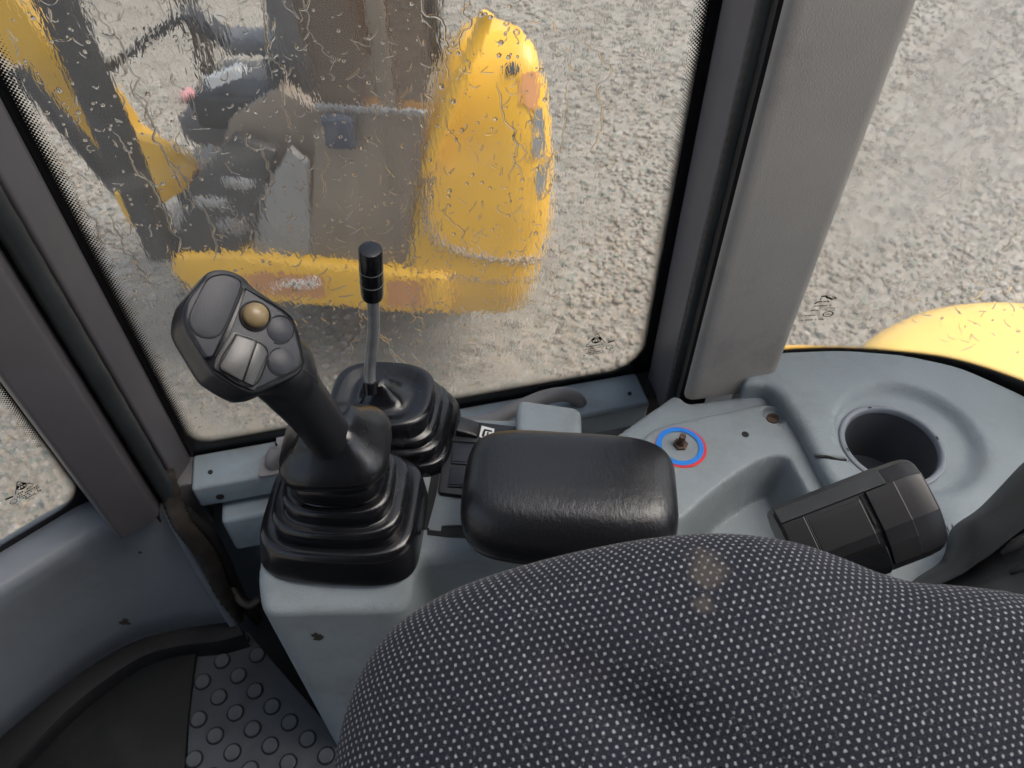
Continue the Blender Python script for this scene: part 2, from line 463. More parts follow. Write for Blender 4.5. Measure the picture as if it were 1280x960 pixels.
    # lint
    n5 = N('ShaderNodeTexNoise'); n5.inputs['Scale'].default_value = 230; n5.inputs['Detail'].default_value = 4; n5.inputs['Distortion'].default_value = 2.5; L(uv.outputs[0], n5.inputs[0])
    li = N('ShaderNodeMapRange'); li.inputs[1].default_value = 0.62; li.inputs[2].default_value = 0.74; li.inputs[4].default_value = 0.32; L(n5.outputs['Fac'], li.inputs[0])
    c1 = N('ShaderNodeMix'); c1.data_type = 'RGBA'; L(li.outputs[0], c1.inputs[0]); L(rp.outputs[0], c1.inputs[6]); c1.inputs[7].default_value = (0.30, 0.30, 0.32, 1)
    fz = math_('MULTIPLY', mr.outputs[0], math_('MULTIPLY_ADD', nz2.outputs['Fac'], 1.3, 0.2)); fzc = N('ShaderNodeClamp'); L(fz, fzc.inputs[0])
    c2 = N('ShaderNodeMix'); c2.data_type = 'RGBA'; L(fzc.outputs[0], c2.inputs[0]); L(c1.outputs[2], c2.inputs[6]); c2.inputs[7].default_value = (0.29, 0.30, 0.315, 1)
    c3 = N('ShaderNodeMix'); c3.data_type = 'RGBA'; L(stt, c3.inputs[0]); L(c2.outputs[2], c3.inputs[6]); c3.inputs[7].default_value = (0.13, 0.112, 0.088, 1)
    L(c3.outputs[2], b.inputs['Base Color'])
    hh = math_('ADD', math_('MULTIPLY', mr.outputs[0], 0.8), n3.outputs['Fac'])
    bp = N('ShaderNodeBump'); bp.inputs['Strength'].default_value = 0.5; bp.inputs['Distance'].default_value = 0.0012
    L(hh, bp.inputs['Height']); L(bp.outputs[0], b.inputs['Normal'])
    return m
M['fabric'] = fabric()

def glass(name, b1=0.25, sc=110, rough=0.0, fog=0.0, film=0.0, tint=(0.97, 0.98, 0.97)):
    """wet pane: water film gives the outer face a shallow ripple, mist roughens patches of it"""
    m = bpy.data.materials.new(name); m.use_nodes = True
    nt = m.node_tree; N = nt.nodes.new; L = nt.links.new
    nt.nodes.remove(nt.nodes['Principled BSDF']); out = nt.nodes['Material Output']
    g = N('ShaderNodeBsdfGlass'); g.inputs['IOR'].default_value = 1.33; g.inputs['Color'].default_value = (*tint, 1)
    tc = N('ShaderNodeTexCoord')
    n = N('ShaderNodeTexNoise'); n.inputs['Scale'].default_value = sc; n.inputs['Detail'].default_value = 2.5; n.inputs['Distortion'].default_value = 0.6
    L(tc.outputs['Object'], n.inputs[0])
    n2 = N('ShaderNodeTexNoise'); n2.inputs['Scale'].default_value = 6; n2.inputs['Detail'].default_value = 4
    L(tc.outputs['Object'], n2.inputs[0])
    ms = N('ShaderNodeMapRange'); ms.inputs[1].default_value = 0.42; ms.inputs[2].default_value = 0.62; ms.inputs[3].default_value = 0.12; ms.inputs[4].default_value = 1.0
    L(n2.outputs['Fac'], ms.inputs[0])
    mpp = N('ShaderNodeMapping'); mpp.inputs['Scale'].default_value = (1, 1, 0.30 if name == 'wet_glass' else 0.8); L(tc.outputs['Object'], mpp.inputs[0]); L(mpp.outputs[0], n.inputs[0])
    st = N('ShaderNodeMath'); st.operation = 'MULTIPLY'; st.inputs[1].default_value = b1; L(ms.outputs[0], st.inputs[0])
    bp = N('ShaderNodeBump'); bp.inputs['Distance'].default_value = 0.0006
    if name == 'wet_glass':          # the film of water is thick on the front half of the pane and thin towards the rear
        sx = N('ShaderNodeSeparateXYZ'); L(tc.outputs['Object'], sx.inputs[0])
        xf = N('ShaderNodeMapRange'); xf.inputs[1].default_value = -0.02; xf.inputs[2].default_value = 0.10; xf.inputs[3].default_value = 1.0; xf.inputs[4].default_value = 0.22
        L(sx.outputs[0], xf.inputs[0])
        s2 = N('ShaderNodeMath'); s2.operation = 'MULTIPLY'; L(st.outputs[0], s2.inputs[0]); L(xf.outputs[0], s2.inputs[1]); st = s2
    L(st.outputs[0], bp.inputs['Strength']); L(n.outputs['Fac'], bp.inputs['Height']); L(bp.outputs[0], g.inputs['Normal'])
    n3 = N('ShaderNodeTexNoise'); n3.inputs['Scale'].default_value = 3.0; n3.inputs['Detail'].default_value = 5; L(tc.outputs['Object'], n3.inputs[0])
    mf = N('ShaderNodeMapRange'); mf.inputs[1].default_value = 0.40; mf.inputs[2].default_value = 0.65; mf.inputs[3].default_value = rough; mf.inputs[4].default_value = rough + fog
    L(n3.outputs['Fac'], mf.inputs[0]); L(mf.outputs[0], g.inputs['Roughness'])
    if film:
        tr_ = N('ShaderNodeBsdfTranslucent'); tr_.inputs['Color'].default_value = (0.85, 0.84, 0.82, 1)
        mxs = N('ShaderNodeMixShader')
        fm_ = N('ShaderNodeMapRange'); fm_.inputs[1].default_value = 0.35; fm_.inputs[2].default_value = 0.65; fm_.inputs[3].default_value = film * 0.6; fm_.inputs[4].default_value = film * 1.4
        L(n3.outputs['Fac'], fm_.inputs[0]); L(fm_.outputs[0], mxs.inputs[0]); L(g.outputs[0], mxs.inputs[1]); L(tr_.outputs[0], mxs.inputs[2]); L(mxs.outputs[0], out.inputs[0])
    else: L(g.outputs[0], out.inputs[0])
    return m
M['pane'] = glass('wet_glass', 0.42, 200, 0.002, 0.012, 0.045)
M['pane_rear'] = glass('wet_rear_glass', 0.07, 230, 0.010, 0.034, 0.10)
M['pane_corner'] = glass('wet_corner_glass', 0.06, 190, 0.0, 0.004, 0.03)
M['water'] = glass('rain_water', 0.0, 100, 0.0, 0.0, 0.0, (1, 1, 1))
def tinted():
    m = bpy.data.materials.new('tinted_glass'); m.use_nodes = True
    b = m.node_tree.nodes['Principled BSDF']
    b.inputs['Base Color'].default_value = (0.30, 0.24, 0.19, 1); b.inputs['Roughness'].default_value = 0.08
    b.inputs['Transmission Weight'].default_value = 0.75; b.inputs['IOR'].default_value = 1.1
    return m
M['tint'] = tinted()

def gravel_mat(name, ground=False):
    m = bpy.data.materials.new(name); m.use_nodes = True
    nt = m.node_tree; N = nt.nodes.new; L = nt.links.new; b = nt.nodes['Principled BSDF']
    b.inputs['Roughness'].default_value = 0.55
    g = N('ShaderNodeNewGeometry')
    v = N('ShaderNodeTexVoronoi'); v.inputs['Scale'].default_value = 80 if ground else 55
    L(g.outputs['Position'], v.inputs[0])
    rp = N('ShaderNodeValToRGB'); e = rp.color_ramp.elements
    e[0].position = 0.0; e[0].color = (0.150, 0.207, 0.186, 1)
    e[1].position = 1.0; e[1].color = (0.455, 0.435, 0.407, 1)
    for p_, c_ in ((0.25, (0.283, 0.262, 0.237)), (0.5, (0.325, 0.303, 0.276)), (0.75, (0.355, 0.304, 0.242)), (0.88, (0.355, 0.343, 0.331))):
        q = e.new(p_); q.color = (*c_, 1)
    sx = N('ShaderNodeSeparateColor'); L(v.outputs['Color'], sx.inputs[0]); L(sx.outputs[0], rp.inputs[0])
    n = N('ShaderNodeTexNoise'); n.inputs['Scale'].default_value = 1.3; n.inputs['Detail'].default_value = 5; L(g.outputs['Position'], n.inputs[0])
    mx = N('ShaderNodeMix'); mx.data_type = 'RGBA'; mx.blend_type = 'MULTIPLY'; mx.inputs[0].default_value = 1
    r2 = N('ShaderNodeValToRGB'); r2.color_ramp.elements[0].position = 0.3; r2.color_ramp.elements[0].color = (0.88, 0.84, 0.78, 1); r2.color_ramp.elements[1].position = 0.65; r2.color_ramp.elements[1].color = (1, 0.97, 0.92, 1)
    L(n.outputs['Fac'], r2.inputs[0]); L(rp.outputs[0], mx.inputs[6]); L(r2.outputs[0], mx.inputs[7])
    L(mx.outputs[2], b.inputs['Base Color'])
    n2 = N('ShaderNodeTexNoise'); n2.inputs['Scale'].default_value = 160; n2.inputs['Detail'].default_value = 4; L(g.outputs['Position'], n2.inputs[0])
    bp = N('ShaderNodeBump'); bp.inputs['Strength'].default_value = 0.5; bp.inputs['Distance'].default_value = 0.01
    if ground:
        a = N('ShaderNodeMath'); a.operation = 'MULTIPLY_ADD'; a.inputs[1].default_value = -1.2
        L(v.outputs['Distance'], a.inputs[0]); L(n2.outputs['Fac'], a.inputs[2]); L(a.outputs[0], bp.inputs['Height'])
    else: L(n2.outputs['Fac'], bp.inputs['Height'])
    L(bp.outputs[0], b.inputs['Normal'])
    return m
M['gravel'] = gravel_mat('gravel_stone'); M['ground'] = gravel_mat('gravel_ground', True)

# ------------------------------------------------------------------ ground and gravel
GZ = -0.95
FLOOR = 0.12
def strip_grid(x0, x1, y0, y1, nx, ny, z):
    v = [(x0 + (x1 - x0) * i / nx, y0 + (y1 - y0) * j / ny, z) for j in range(ny + 1) for i in range(nx + 1)]
    f = [(j * (nx + 1) + i, j * (nx + 1) + i + 1, (j + 1) * (nx + 1) + i + 1, (j + 1) * (nx + 1) + i) for j in range(ny) for i in range(nx)]
    return v, f
v, f = strip_grid(-200, 200, -200, 200, 8, 8, GZ)
tag(obj('ground', v, f, M['ground'], fix=False), kind='structure')

def build_gravel():
    bm = bmesh.new(); bmesh.ops.create_icosphere(bm, subdivisions=1, radius=1)
    bv = np.array([q.co[:] for q in bm.verts]); bf = np.array([[q.index for q in fc.verts] for fc in bm.faces]); bm.free()
    pts = []
    N_ = 125000
    y = np.exp(rng.uniform(np.log(0.75), np.log(7.4), N_ * 2))
    y = np.where(rng.random(N_ * 2) < 0.55, rng.uniform(0.75, 7.2, N_ * 2), y)
    x = rng.uniform(-1.25, 1.15, N_ * 2) * (y + 0.35)
    keep = rng.random(N_ * 2) < 1.0
    x, y = x[:N_], y[:N_]
    n = len(x)
    s = rng.lognormal(math.log(0.0075), 0.42, n) * (0.75 + 0.10 * y); s = np.clip(s, 0.003, 0.022)
    sc = np.stack([s * rng.uniform(0.8, 1.4, n), s * rng.uniform(0.7, 1.1, n), s * rng.uniform(0.45, 0.8, n)], 1)
    a = rng.uniform(0, 6.28, n); tl = rng.uniform(-0.4, 0.4, n)
    vv = bv[None] * sc[:, None, :] * (1 + rng.uniform(-0.2, 0.2, (n, len(bv), 1)))
    ct, st = np.cos(tl)[:, None], np.sin(tl)[:, None]
    yy = vv[..., 1] * ct - vv[..., 2] * st; zz = vv[..., 1] * st + vv[..., 2] * ct
    ca, sa = np.cos(a)[:, None], np.sin(a)[:, None]
    xx = vv[..., 0] * ca - yy * sa; y2 = vv[..., 0] * sa + yy * ca
    P3 = np.stack([xx + x[:, None], y2 + y[:, None], zz + GZ + s[:, None] * rng.uniform(0.0, 0.5, (n, 1))], 2).reshape(-1, 3)
    F = (bf[None] + (np.arange(n) * len(bv))[:, None, None]).reshape(-1, 3)
    me = bpy.data.meshes.new('gravel')
    me.vertices.add(len(P3)); me.vertices.foreach_set('co', P3.ravel().astype(np.float32))
    me.loops.add(F.size); me.loops.foreach_set('vertex_index', F.ravel().astype(np.int32))
    me.polygons.add(len(F)); me.polygons.foreach_set('loop_start', (np.arange(len(F)) * 3).astype(np.int32))
    me.polygons.foreach_set('loop_total', np.full(len(F), 3, np.int32))
    me.update(calc_edges=True); me.shade_smooth()
    o = link('gravel', me, M['gravel'], smooth=None)
    tag(o, 'loose grey and tan gravel covering the yard outside the windows', 'gravel', kind='stuff')
build_gravel()

# ------------------------------------------------------------------ windows
W0 = Vector((-0.131, 0.700, 0)); WD = Vector((0.974, 0.227, 0)).normalized(); WN = Vector((-WD.y, WD.x, 0))   # WN points outside
UP = Vector((0, 0, 1))
class Plane2:
    def __init__(s, o, d, n): s.o, s.d, s.n = o, d, n
    def at(s, k, z, off=0): return s.o + s.d * k + UP * z + s.n * off
    def kz(s, x, y):
        p = V(x, y, s.o, s.n); return (p - s.o).dot(s.d), p.z
SIDE = Plane2(W0, WD, WN)
LD = Vector((-0.717, -0.697, 0)).normalized()
LEFTW = Plane2(Vector((-0.567, 0.56, 0)), LD, Vector((LD.y, -LD.x, 0)) if Vector((LD.y, -LD.x, 0)).dot(Vector((-1, 1, 0))) > 0 else Vector((-LD.y, LD.x, 0)))

def upath(kL, kR, zb, zt, rL, rR, n=10, left=True, right=True):
    """U shaped glass border: down the left, along the bottom, up the right (k, z)"""
    p = []
    if left:
        p += [(kL, zt - (zt - zb - rL) * i / 40) for i in range(40)]
        p += [(kL + rL * (1 - math.cos(a)), zb + rL * (1 - math.sin(a))) for a in (math.pi / 2 * i / n for i in range(n + 1))]
    else: p.append((kL, zb))
    m = 30
    p += [(kL + rL + (kR - rR - kL - rL) * i / m, zb) for i in range(1, m)]
    if right:
        p += [(kR - rR + rR * math.sin(a), zb + rR * (1 - math.cos(a))) for a in (math.pi / 2 * i / n for i in range(n + 1))]
        p += [(kR, zb + rR + (zt - zb - rR) * i / 40) for i in range(1, 41)]
    else: p.append((kR, zb))
    return [Vector(q) for q in p]
def offs(path, d):                 # offset to the outside of the U (right-hand of travel is inside-out)
    out = []
    for i, p in enumerate(path):
        t = path[min(i + 1, len(path) - 1)] - path[max(i - 1, 0)]
        t.normalize(); out.append(p + Vector((t.y, -t.x)) * (-d) * -1 if False else p + Vector((t.y, -t.x)) * d)
    return out
def border(name, pl, path, width, mat_, parent, off, th=0.002, sgn=1):
    o2 = offs(path, width * sgn)
    rings = [[pl.at(a.x, a.y, off), pl.at(b.x, b.y, off), pl.at(b.x, b.y, off - th), pl.at(a.x, a.y, off - th)] for a, b in zip(path, o2)]
    v, f = loft(rings)
    return obj(name, v, f, mat_, parent, 30)
def dots(name, pl, path, parent, off, pitch=0.0042, rows=6, r0=0.0021, r1=0.0007, sgn=1, inset0=0.0):
    mb = MB()
    L = [0]
    for a, b in zip(path, path[1:]): L.append(L[-1] + (b - a).length)
    cum = np.array(L); px_ = np.array([p.x for p in path]); pz_ = np.array([p.y for p in path])
    verts = []; faces = []
    for j in range(rows):
        r = r0 + (r1 - r0) * j / (rows - 1); n = int(cum[-1] / pitch)
        op = offs(path, -sgn * (inset0 + pitch * 0.55 * j))
        ox = np.array([p.x for p in op]); oz = np.array([p.y for p in op])
        for i in range(n):
            s = (i + 0.5 * (j % 2)) * pitch
            k, z = np.interp(s, cum, ox), np.interp(s, cum, oz)
            b = len(verts)
            for q in range(6):
                a = q * math.pi / 3; verts.append(pl.at(k + r * math.cos(a), z + r * math.sin(a), off))
            faces.append(tuple(b + q for q in range(6)))
    return stuff(obj(name, verts, faces, M['frit'], parent, None, fix=False))

def pane(name, pl, k0, k1, z0, z1, th, mat_, parent):
    v = [pl.at(k, z, o_) for o_ in (0, th) for k, z in ((k0, z0), (k1, z0), (k1, z1), (k0, z1))]
    f = [(0, 1, 2, 3), (7, 6, 5, 4), (0, 4, 5, 1), (1, 5, 6, 2), (2, 6, 7, 3), (3, 7, 4, 0)]
    return obj(name, v, f, mat_, parent, None)

def rain(name, pl, k0, k1, z0, z1, off, parent, nd, ns, nr, seed, dens=None):
    """drops, short runs and long rivulets as thin lenses of water on the outer face"""
    rg = random.Random(seed); verts = []; faces = []
    def lens(path, w, h):
        m = len(path); prof = [(-1, 0), (-0.8, 0.55), (-0.35, 0.95), (0.35, 0.95), (0.8, 0.55), (1, 0)]
        rings = []
        for i, p in enumerate(path):
            t = path[min(i + 1, m - 1)] - path[max(i - 1, 0)]; t.normalize(); nn = Vector((-t.y, t.x))
            e = math.sqrt(max(0.0, 1 - (2 * i / (m - 1) - 1) ** 4)); e = max(e, 0.06)
            ww = w * e * (0.8 + 0.4 * rg.random())
            rings.append([pl.at(p.x + nn.x * ww * a, p.y + nn.y * ww * a, off + h * e * b) for a, b in prof])
        v, f = loft(rings, True, True, True)
        b = len(verts); verts.extend(v); faces.extend(tuple(i + b for i in q) for q in f)
    def pick():
        while True:
            k, z = rg.uniform(k0, k1), rg.uniform(z0, z1)
            if dens is None or rg.random() < dens(k, z): return k, z
    for _ in range(nd):
        k, z = pick(); r = rg.choice((0.0007, 0.001, 0.0012, 0.0016, 0.0022)) * rg.uniform(0.8, 1.2)
        a = rg.uniform(0, 6.28); e = rg.uniform(0.3, 1.0)
        lens([Vector((k + math.cos(a) * r * e * q, z + math.sin(a) * r * 1.3 * q)) for q in (-1, -0.5, 0, 0.5, 1)], r, r * 0.45)
    for _ in range(ns):
        k, z = pick(); n = rg.randint(5, 9); st = rg.uniform(0.0012, 0.0026); a = rg.gauss(-math.pi / 2, 0.75); p = Vector((k, z)); path = [p.copy()]
        cv = rg.gauss(0, 0.25)
        for i in range(n):
            a += cv + rg.gauss(0, 0.22); p = p + Vector((math.cos(a), math.sin(a))) * st; path.append(p.copy())
        lens(path, rg.uniform(0.0005, 0.0012), rg.uniform(0.0003, 0.0006))
    for _ in range(nr):
        k, z = pick(); n = rg.randint(16, 60); a = -math.pi / 2; p = Vector((k, z)); path = [p.copy()]
        for i in range(n):
            a = -math.pi / 2 + (a + math.pi / 2) * 0.6 + rg.gauss(0, 0.42); p = p + Vector((math.cos(a), math.sin(a))) * 0.0032
            if p.y < z0: break
            path.append(p.copy())
        if len(path) > 5: lens(path, rg.uniform(0.0007, 0.0014), rg.uniform(0.0004, 0.0007))
    return stuff(obj(name, verts, faces, M['water'], parent, 60, fix=True))

def letter_rows(pl, pk, pz, rows, off, sk=0.0, h=0.0021):
    """tiny printed lines: each row is (k start, k end, z)"""
    rg = random.Random(3); mb = MB()
    for (a, b, z) in rows:
        k = a
        while k < b:
            w = rg.uniform(0.0008, 0.0019)
            if rg.random() < 0.86:
                q = [pl.at(pk + k, pz + z + sk * k, off), pl.at(pk + k + w, pz + z + sk * (k + w), off), pl.at(pk + k + w, pz + z + sk * (k + w) + h, off), pl.at(pk + k, pz + z + sk * k + h, off)]
                mb.add(q, [(0, 1, 2, 3)])
            k += w + 0.0008
    return mb
def poly2(mb, pl, pts, off):
    mb.add([pl.at(a, b, off) for a, b in pts], [tuple(range(len(pts)))])
def ring2(mb, pl, c, r0, r1, off, ex=1.0, n=24, a0=0, a1=2 * math.pi):
    v = []; f = []
    for i in range(n + 1):
        a = a0 + (a1 - a0) * i / n
        for r in (r0, r1): v.append(pl.at(c[0] + r * ex * math.cos(a), c[1] + r * math.sin(a), off))
    for i in range(n): f.append((2 * i, 2 * i + 2, 2 * i + 3, 2 * i + 1))
    mb.add(v, f)
def line2(mb, pl, a, b, w, off):
    a, b = Vector(a), Vector(b); t = (b - a).normalized(); n = Vector((-t.y, t.x)) * w / 2
    poly2(mb, pl, [tuple(a - n), tuple(b - n), tuple(b + n), tuple(a + n)], off)
def triangle_mark(pl, pk, pz, off, s=1.0, sk=0.0):
    mb = letter_rows(pl, pk, pz, [(-0.021 * s, 0.010 * s, -0.0165 * s), (-0.021 * s, 0.009 * s, -0.0205 * s), (-0.017 * s, 0.004 * s, -0.0245 * s), (-0.020 * s, 0.008 * s, -0.0285 * s), (-0.018 * s, 0.008 * s, -0.0115 * s)], off, sk)
    K = lambda a, b: (pk + a * s, pz + b * s + sk * a * s)
    ring2(mb, pl, K(-0.003, 0), 0.0052 * s, 0.0066 * s, off, 1.1)
    for a0 in (0.5, 2.6, 4.7): ring2(mb, pl, K(-0.003, 0), 0.0028 * s, 0.0066 * s, off, 1.1, 6, a0 - 0.55, a0 + 0.55)
    w = 0.0010
    line2(mb, pl, K(-0.018, -0.009), K(-0.003, 0.013), w, off); line2(mb, pl, K(-0.003, 0.013), K(0.010, -0.008), w, off)
    line2(mb, pl, K(-0.0065, -0.005), K(-0.003, 0.004), 0.0012, off); line2(mb, pl, K(-0.003, 0.004), K(0.0005, -0.005), 0.0012, off)
    line2(mb, pl, K(0.014, -0.009), K(0.0245, -0.007), 0.0026, off)
    ring2(mb, pl, K(0.018, -0.019), 0.004 * s, 0.0048 * s, off, 1.15)
    return mb

sw = thing('side_window', 'large rain streaked side window pane with black dotted edge between the two pillars', 'window')
KL, KR, ZB, ZT = -0.310, 0.330, 0.520, 1.85
spath = upath(KL, KR, ZB, ZT, 0.028, 0.052)
pane('pane', SIDE, KL - 0.06, KR + 0.06, ZB - 0.06, ZT + 0.02, 0.005, M['pane'], sw)
border('frit_border', SIDE, spath, 0.06, M['frit'], sw, -0.0012)
dots('frit_dot', SIDE, spath, sw, -0.0012, 0.0036, 8, 0.00175, 0.0004)
def side_dens(k, z):
    a = 0.35 + 0.65 * smoothstep(0.62, 0.85, z)
    b = 1.0 - 0.75 * smoothstep(0.12, 0.25, k)
    return a * b
rain('rain_drop', SIDE, KL, KR, ZB + 0.01, 1.42, 0.0048, sw, 1700, 850, 40, 5, side_dens)
kk, zz = SIDE.kz(748, 424)
triangle_mark(SIDE, kk, zz, -0.001).build('maker_mark', M['frit'], sw, None, False)

cw = thing('corner_window', 'small front corner window glimpsed at the left edge behind the dark pillar', 'window')
lpath = upath(-0.004, 0.55, 0.497, ZT, 0.034, 0.01, right=False)
pane('pane', LEFTW, -0.06, 0.60, 0.43, ZT + 0.02, 0.005, M['pane_corner'], cw)
border('frit_border', LEFTW, lpath, 0.06, M['frit'], cw, -0.0012)
dots('frit_dot', LEFTW, lpath, cw, -0.0012, 0.0036, 6, 0.0016, 0.0004)
kk, zz = LEFTW.kz(24, 609)
mb = triangle_mark(LEFTW, kk, zz, -0.001, 0.8, 0.0)
mb.build('maker_mark', M['frit'], cw, None, False)

# rear window: a bent pane that follows the back edge of the shelf
SH = 0.67
rw = thing('rear_window', 'bent rear corner window, misted and wet, right of the broad grey pillar', 'window')
rpl = [P(x, y, SH) for x, y in ((925, 442), (975, 435), (1050, 432), (1130, 438), (1200, 453), (1280, 488), (1380, 545), (1500, 640))]
rpl = catmull([Vector((p.x, p.y, 0)) for p in rpl], 5)
class Bent:
    def __init__(s, pts):
        s.p = pts; s.c = [0]
        for a, b in zip(pts, pts[1:]): s.c.append(s.c[-1] + (b - a).length)
        s.xs = [p.x for p in pts]; s.ys = [p.y for p in pts]
    def at(s, k, z, off=0):
        x, y = np.interp(k, s.c, s.xs), np.interp(k, s.c, s.ys); e = 0.004
        tx, ty = np.interp(k + e, s.c, s.xs) - np.interp(k - e, s.c, s.xs), np.interp(k + e, s.c, s.ys) - np.interp(k - e, s.c, s.ys)
        n = Vector((-ty, tx, 0)).normalized()
        return Vector((x, y, z)) + n * (off + 0.004)
REAR = Bent(rpl)
nr_ = 40; rings = []
for i in range(nr_ + 1):
    k = REAR.c[-1] * i / nr_
    rings.append([REAR.at(k, SH - 0.03, 0), REAR.at(k, ZT, 0), REAR.at(k, ZT, 0.005), REAR.at(k, SH - 0.03, 0.005)])
v, f = loft(rings); obj('pane', v, f, M['pane_rear'], rw, 30)
bpth = [Vector((REAR.c[-1] * i / 60, SH - 0.008 + 0.030 * smoothstep(0.16, 0.5, REAR.c[-1] * i / 60))) for i in range(61)]
rings = [[REAR.at(p.x, p.y, -0.001), REAR.at(p.x, SH - 0.02, -0.001), REAR.at(p.x, SH - 0.02, -0.003), REAR.at(p.x, p.y, -0.003)] for p in bpth]
v, f = loft(rings); obj('frit_border', v, f, M['frit'], rw, 30)
dots('frit_dot', REAR, bpth, rw, -0.001, 0.0036, 4, 0.0018, 0.0006)
rain('rain_drop', REAR, 0.06, REAR.c[-1] * 0.8, SH + 0.02, 1.35, 0.0049, rw, 500, 520, 8, 9, lambda k, z: smoothstep(0.0, 0.25, k - (z - SH) * 0.12))
# find k for the mark
def rear_k(x, y):
    best = None
    for i in range(200):
        for z in (0.70, 0.71, 0.72, 0.73, 0.74, 0.75, 0.76):
            k = REAR.c[-1] * 0.5 * i / 200; q = REAR.at(k, z) - O
            t = q.y * CP - q.z * SP; px_ = 640 + q.x * FPX / t; py_ = 480 - (q.y * SP + q.z * CP) * FPX / t
            e = (px_ - x) ** 2 + (py_ - y) ** 2
            if best is None or e < best[0]: best = (e, k, z)
    return best[1], best[2]
kk, zz = rear_k(1023, 386)
mb = letter_rows(REAR, kk, zz, [(-0.008, 0.012, 0.004), (-0.009, 0.004, -0.003), (-0.018, 0.006, -0.011), (-0.016, -0.008, -0.0185), (-0.006, 0.001, -0.0185), (0.005, 0.009, -0.0185)], -0.001, 0.0, 0.0022)
for a, b, w in (((-0.003, 0.0195), (0.002, 0.0205), 0.0022), ((0.002, 0.0205), (0.006, 0.0165), 0.0026), ((0.006, 0.0175), (0.012, 0.0145), 0.0024), ((0.012, 0.0145), (0.016, 0.0165), 0.0016), ((0.010, 0.0185), (0.015, 0.0175), 0.0014), ((-0.002, 0.0175), (-0.003, 0.0145), 0.0014), ((-0.004, 0.0115), (0.000, 0.0122), 0.0018), ((0.002, 0.0112), (0.005, 0.0122), 0.0018), ((0.006, 0.0118), (0.009, 0.0110), 0.0016), ((-0.008, 0.0085), (-0.004, 0.0115), 0.0020)):
    line2(mb, REAR, (kk + a[0], zz + a[1]), (kk + b[0], zz + b[1]), w, -0.001)
ring2(mb, REAR, (kk + 0.014, zz - 0.009), 0.0034, 0.0045, -0.001, 1.5); line2(mb, REAR, (kk + 0.010, zz - 0.009), (kk + 0.018, zz - 0.009), 0.0012, -0.001)
for q in (((0.009, -0.0035), (0.019, -0.0035)), ((0.009, 0.001), (0.019, 0.001)), ((0.009, -0.0035), (0.009, 0.001)), ((0.019, -0.0035), (0.019, 0.001))):
    line2(mb, REAR, (kk + q[0][0], zz + q[0][1]), (kk + q[1][0], zz + q[1][1]), 0.0006, -0.001)
mb.build('maker_mark', M['frit'], rw, None, False)

# ------------------------------------------------------------------ pillars (vertical sections in plan)
def post(name, plan, z0, z1, mat_, parent, bev=0.004, seg=3, nz=1):
    pts = [Vector((x, y, z0)) for x, y in plan]
    return prism(name, pts, (0, 0, z1 - z0), mat_, parent, bev, seg)
fp = thing('front_pillar', 'dark purple grey pillar with rubber seal, left of the side window', 'pillar')
post('window_frame', [(-0.4375, 0.618), (-0.4465, 0.582), (-0.470, 0.585), (-0.500, 0.640), (-0.455, 0.650)], 0.46, ZT, M['frame'], fp)
post('groove', [(-0.452, 0.584), (-0.470, 0.545), (-0.52, 0.56), (-0.50, 0.60)], 0.46, ZT, M['void'], fp, 0)
v, f = tube([Vector((-0.4505, 0.562, 0.47 + 0.02 * i)) for i in range(70)], [0.0112 + 0.0006 * (i % 2) for i in range(70)], 14)
obj('rubber_seal', v, f, M['seal'], fp)
post('trim', [(-0.459, 0.536), (-0.495, 0.5005), (-0.512, 0.513), (-0.545, 0.565), (-0.50, 0.60), (-0.470, 0.575)], 0.488, ZT, M['frame'], fp, 0.004)
rp_ = thing('rear_pillar', 'broad grey textured pillar between side window and rear window', 'pillar')
post('window_frame', [(0.2015, 0.764), (0.2155, 0.702), (0.245, 0.705), (0.262, 0.80), (0.215, 0.80)], 0.50, ZT, M['frame_lit'], rp_)
v, f = tube([Vector((0.2135, 0.6575, 0.50 + 0.006 * i)) for i in range(226)], [0.0098 + 0.0007 * (i % 2) for i in range(226)], 14)
obj('rubber_seal', v, f, M['seal'], rp_, 60)
post('groove', [(0.2165, 0.702), (0.2090, 0.625), (0.24, 0.62), (0.25, 0.70)], 0.50, ZT, M['void'], rp_, 0)
tp = round_poly([Vector((0.2215, 0.645)), Vector((0.2042, 0.6025)), Vector((0.3170, 0.6235)), Vector((0.345, 0.700)), Vector((0.262, 0.735)), Vector((0.228, 0.700))], [0.004, 0.024, 0.010, 0.01, 0.01, 0.01], 5)
post('trim', [(p.x, p.y) for p in tp], 0.640, ZT, M['trim'], rp_, 0.006, 3)

rf_ = prism('unseen_cab_roof', [Vector((-0.95, -0.85, 1.86)), Vector((1.2, -0.85, 1.86)), Vector((1.2, 0.05, 1.86)), Vector((-0.25, 0.05, 1.86)), Vector((-0.42, 0.38, 1.86)), Vector((-0.95, 0.10, 1.86))], (0, 0, 0.05), M['strap'], None, 0.01)  # unseen; covers only part of the cab, shaped to control the light
tag(rf_, 'unseen dark part roof shaped to block light from the door side of the cab', 'roof')

dw_ = prism('light_block_wall', [Vector((-0.75, -0.82, 0.1)), Vector((1.15, -0.82, 0.1)), Vector((1.15, -0.86, 0.1)), Vector((-0.75, -0.86, 0.1))], (0, 0, 1.75), M['strap'], None, 0.01)  # out of view, added to keep light off inboard faces and darken reflections
tag(dw_, 'unseen dark wall added to block light on the side away from the window', 'light blocker')

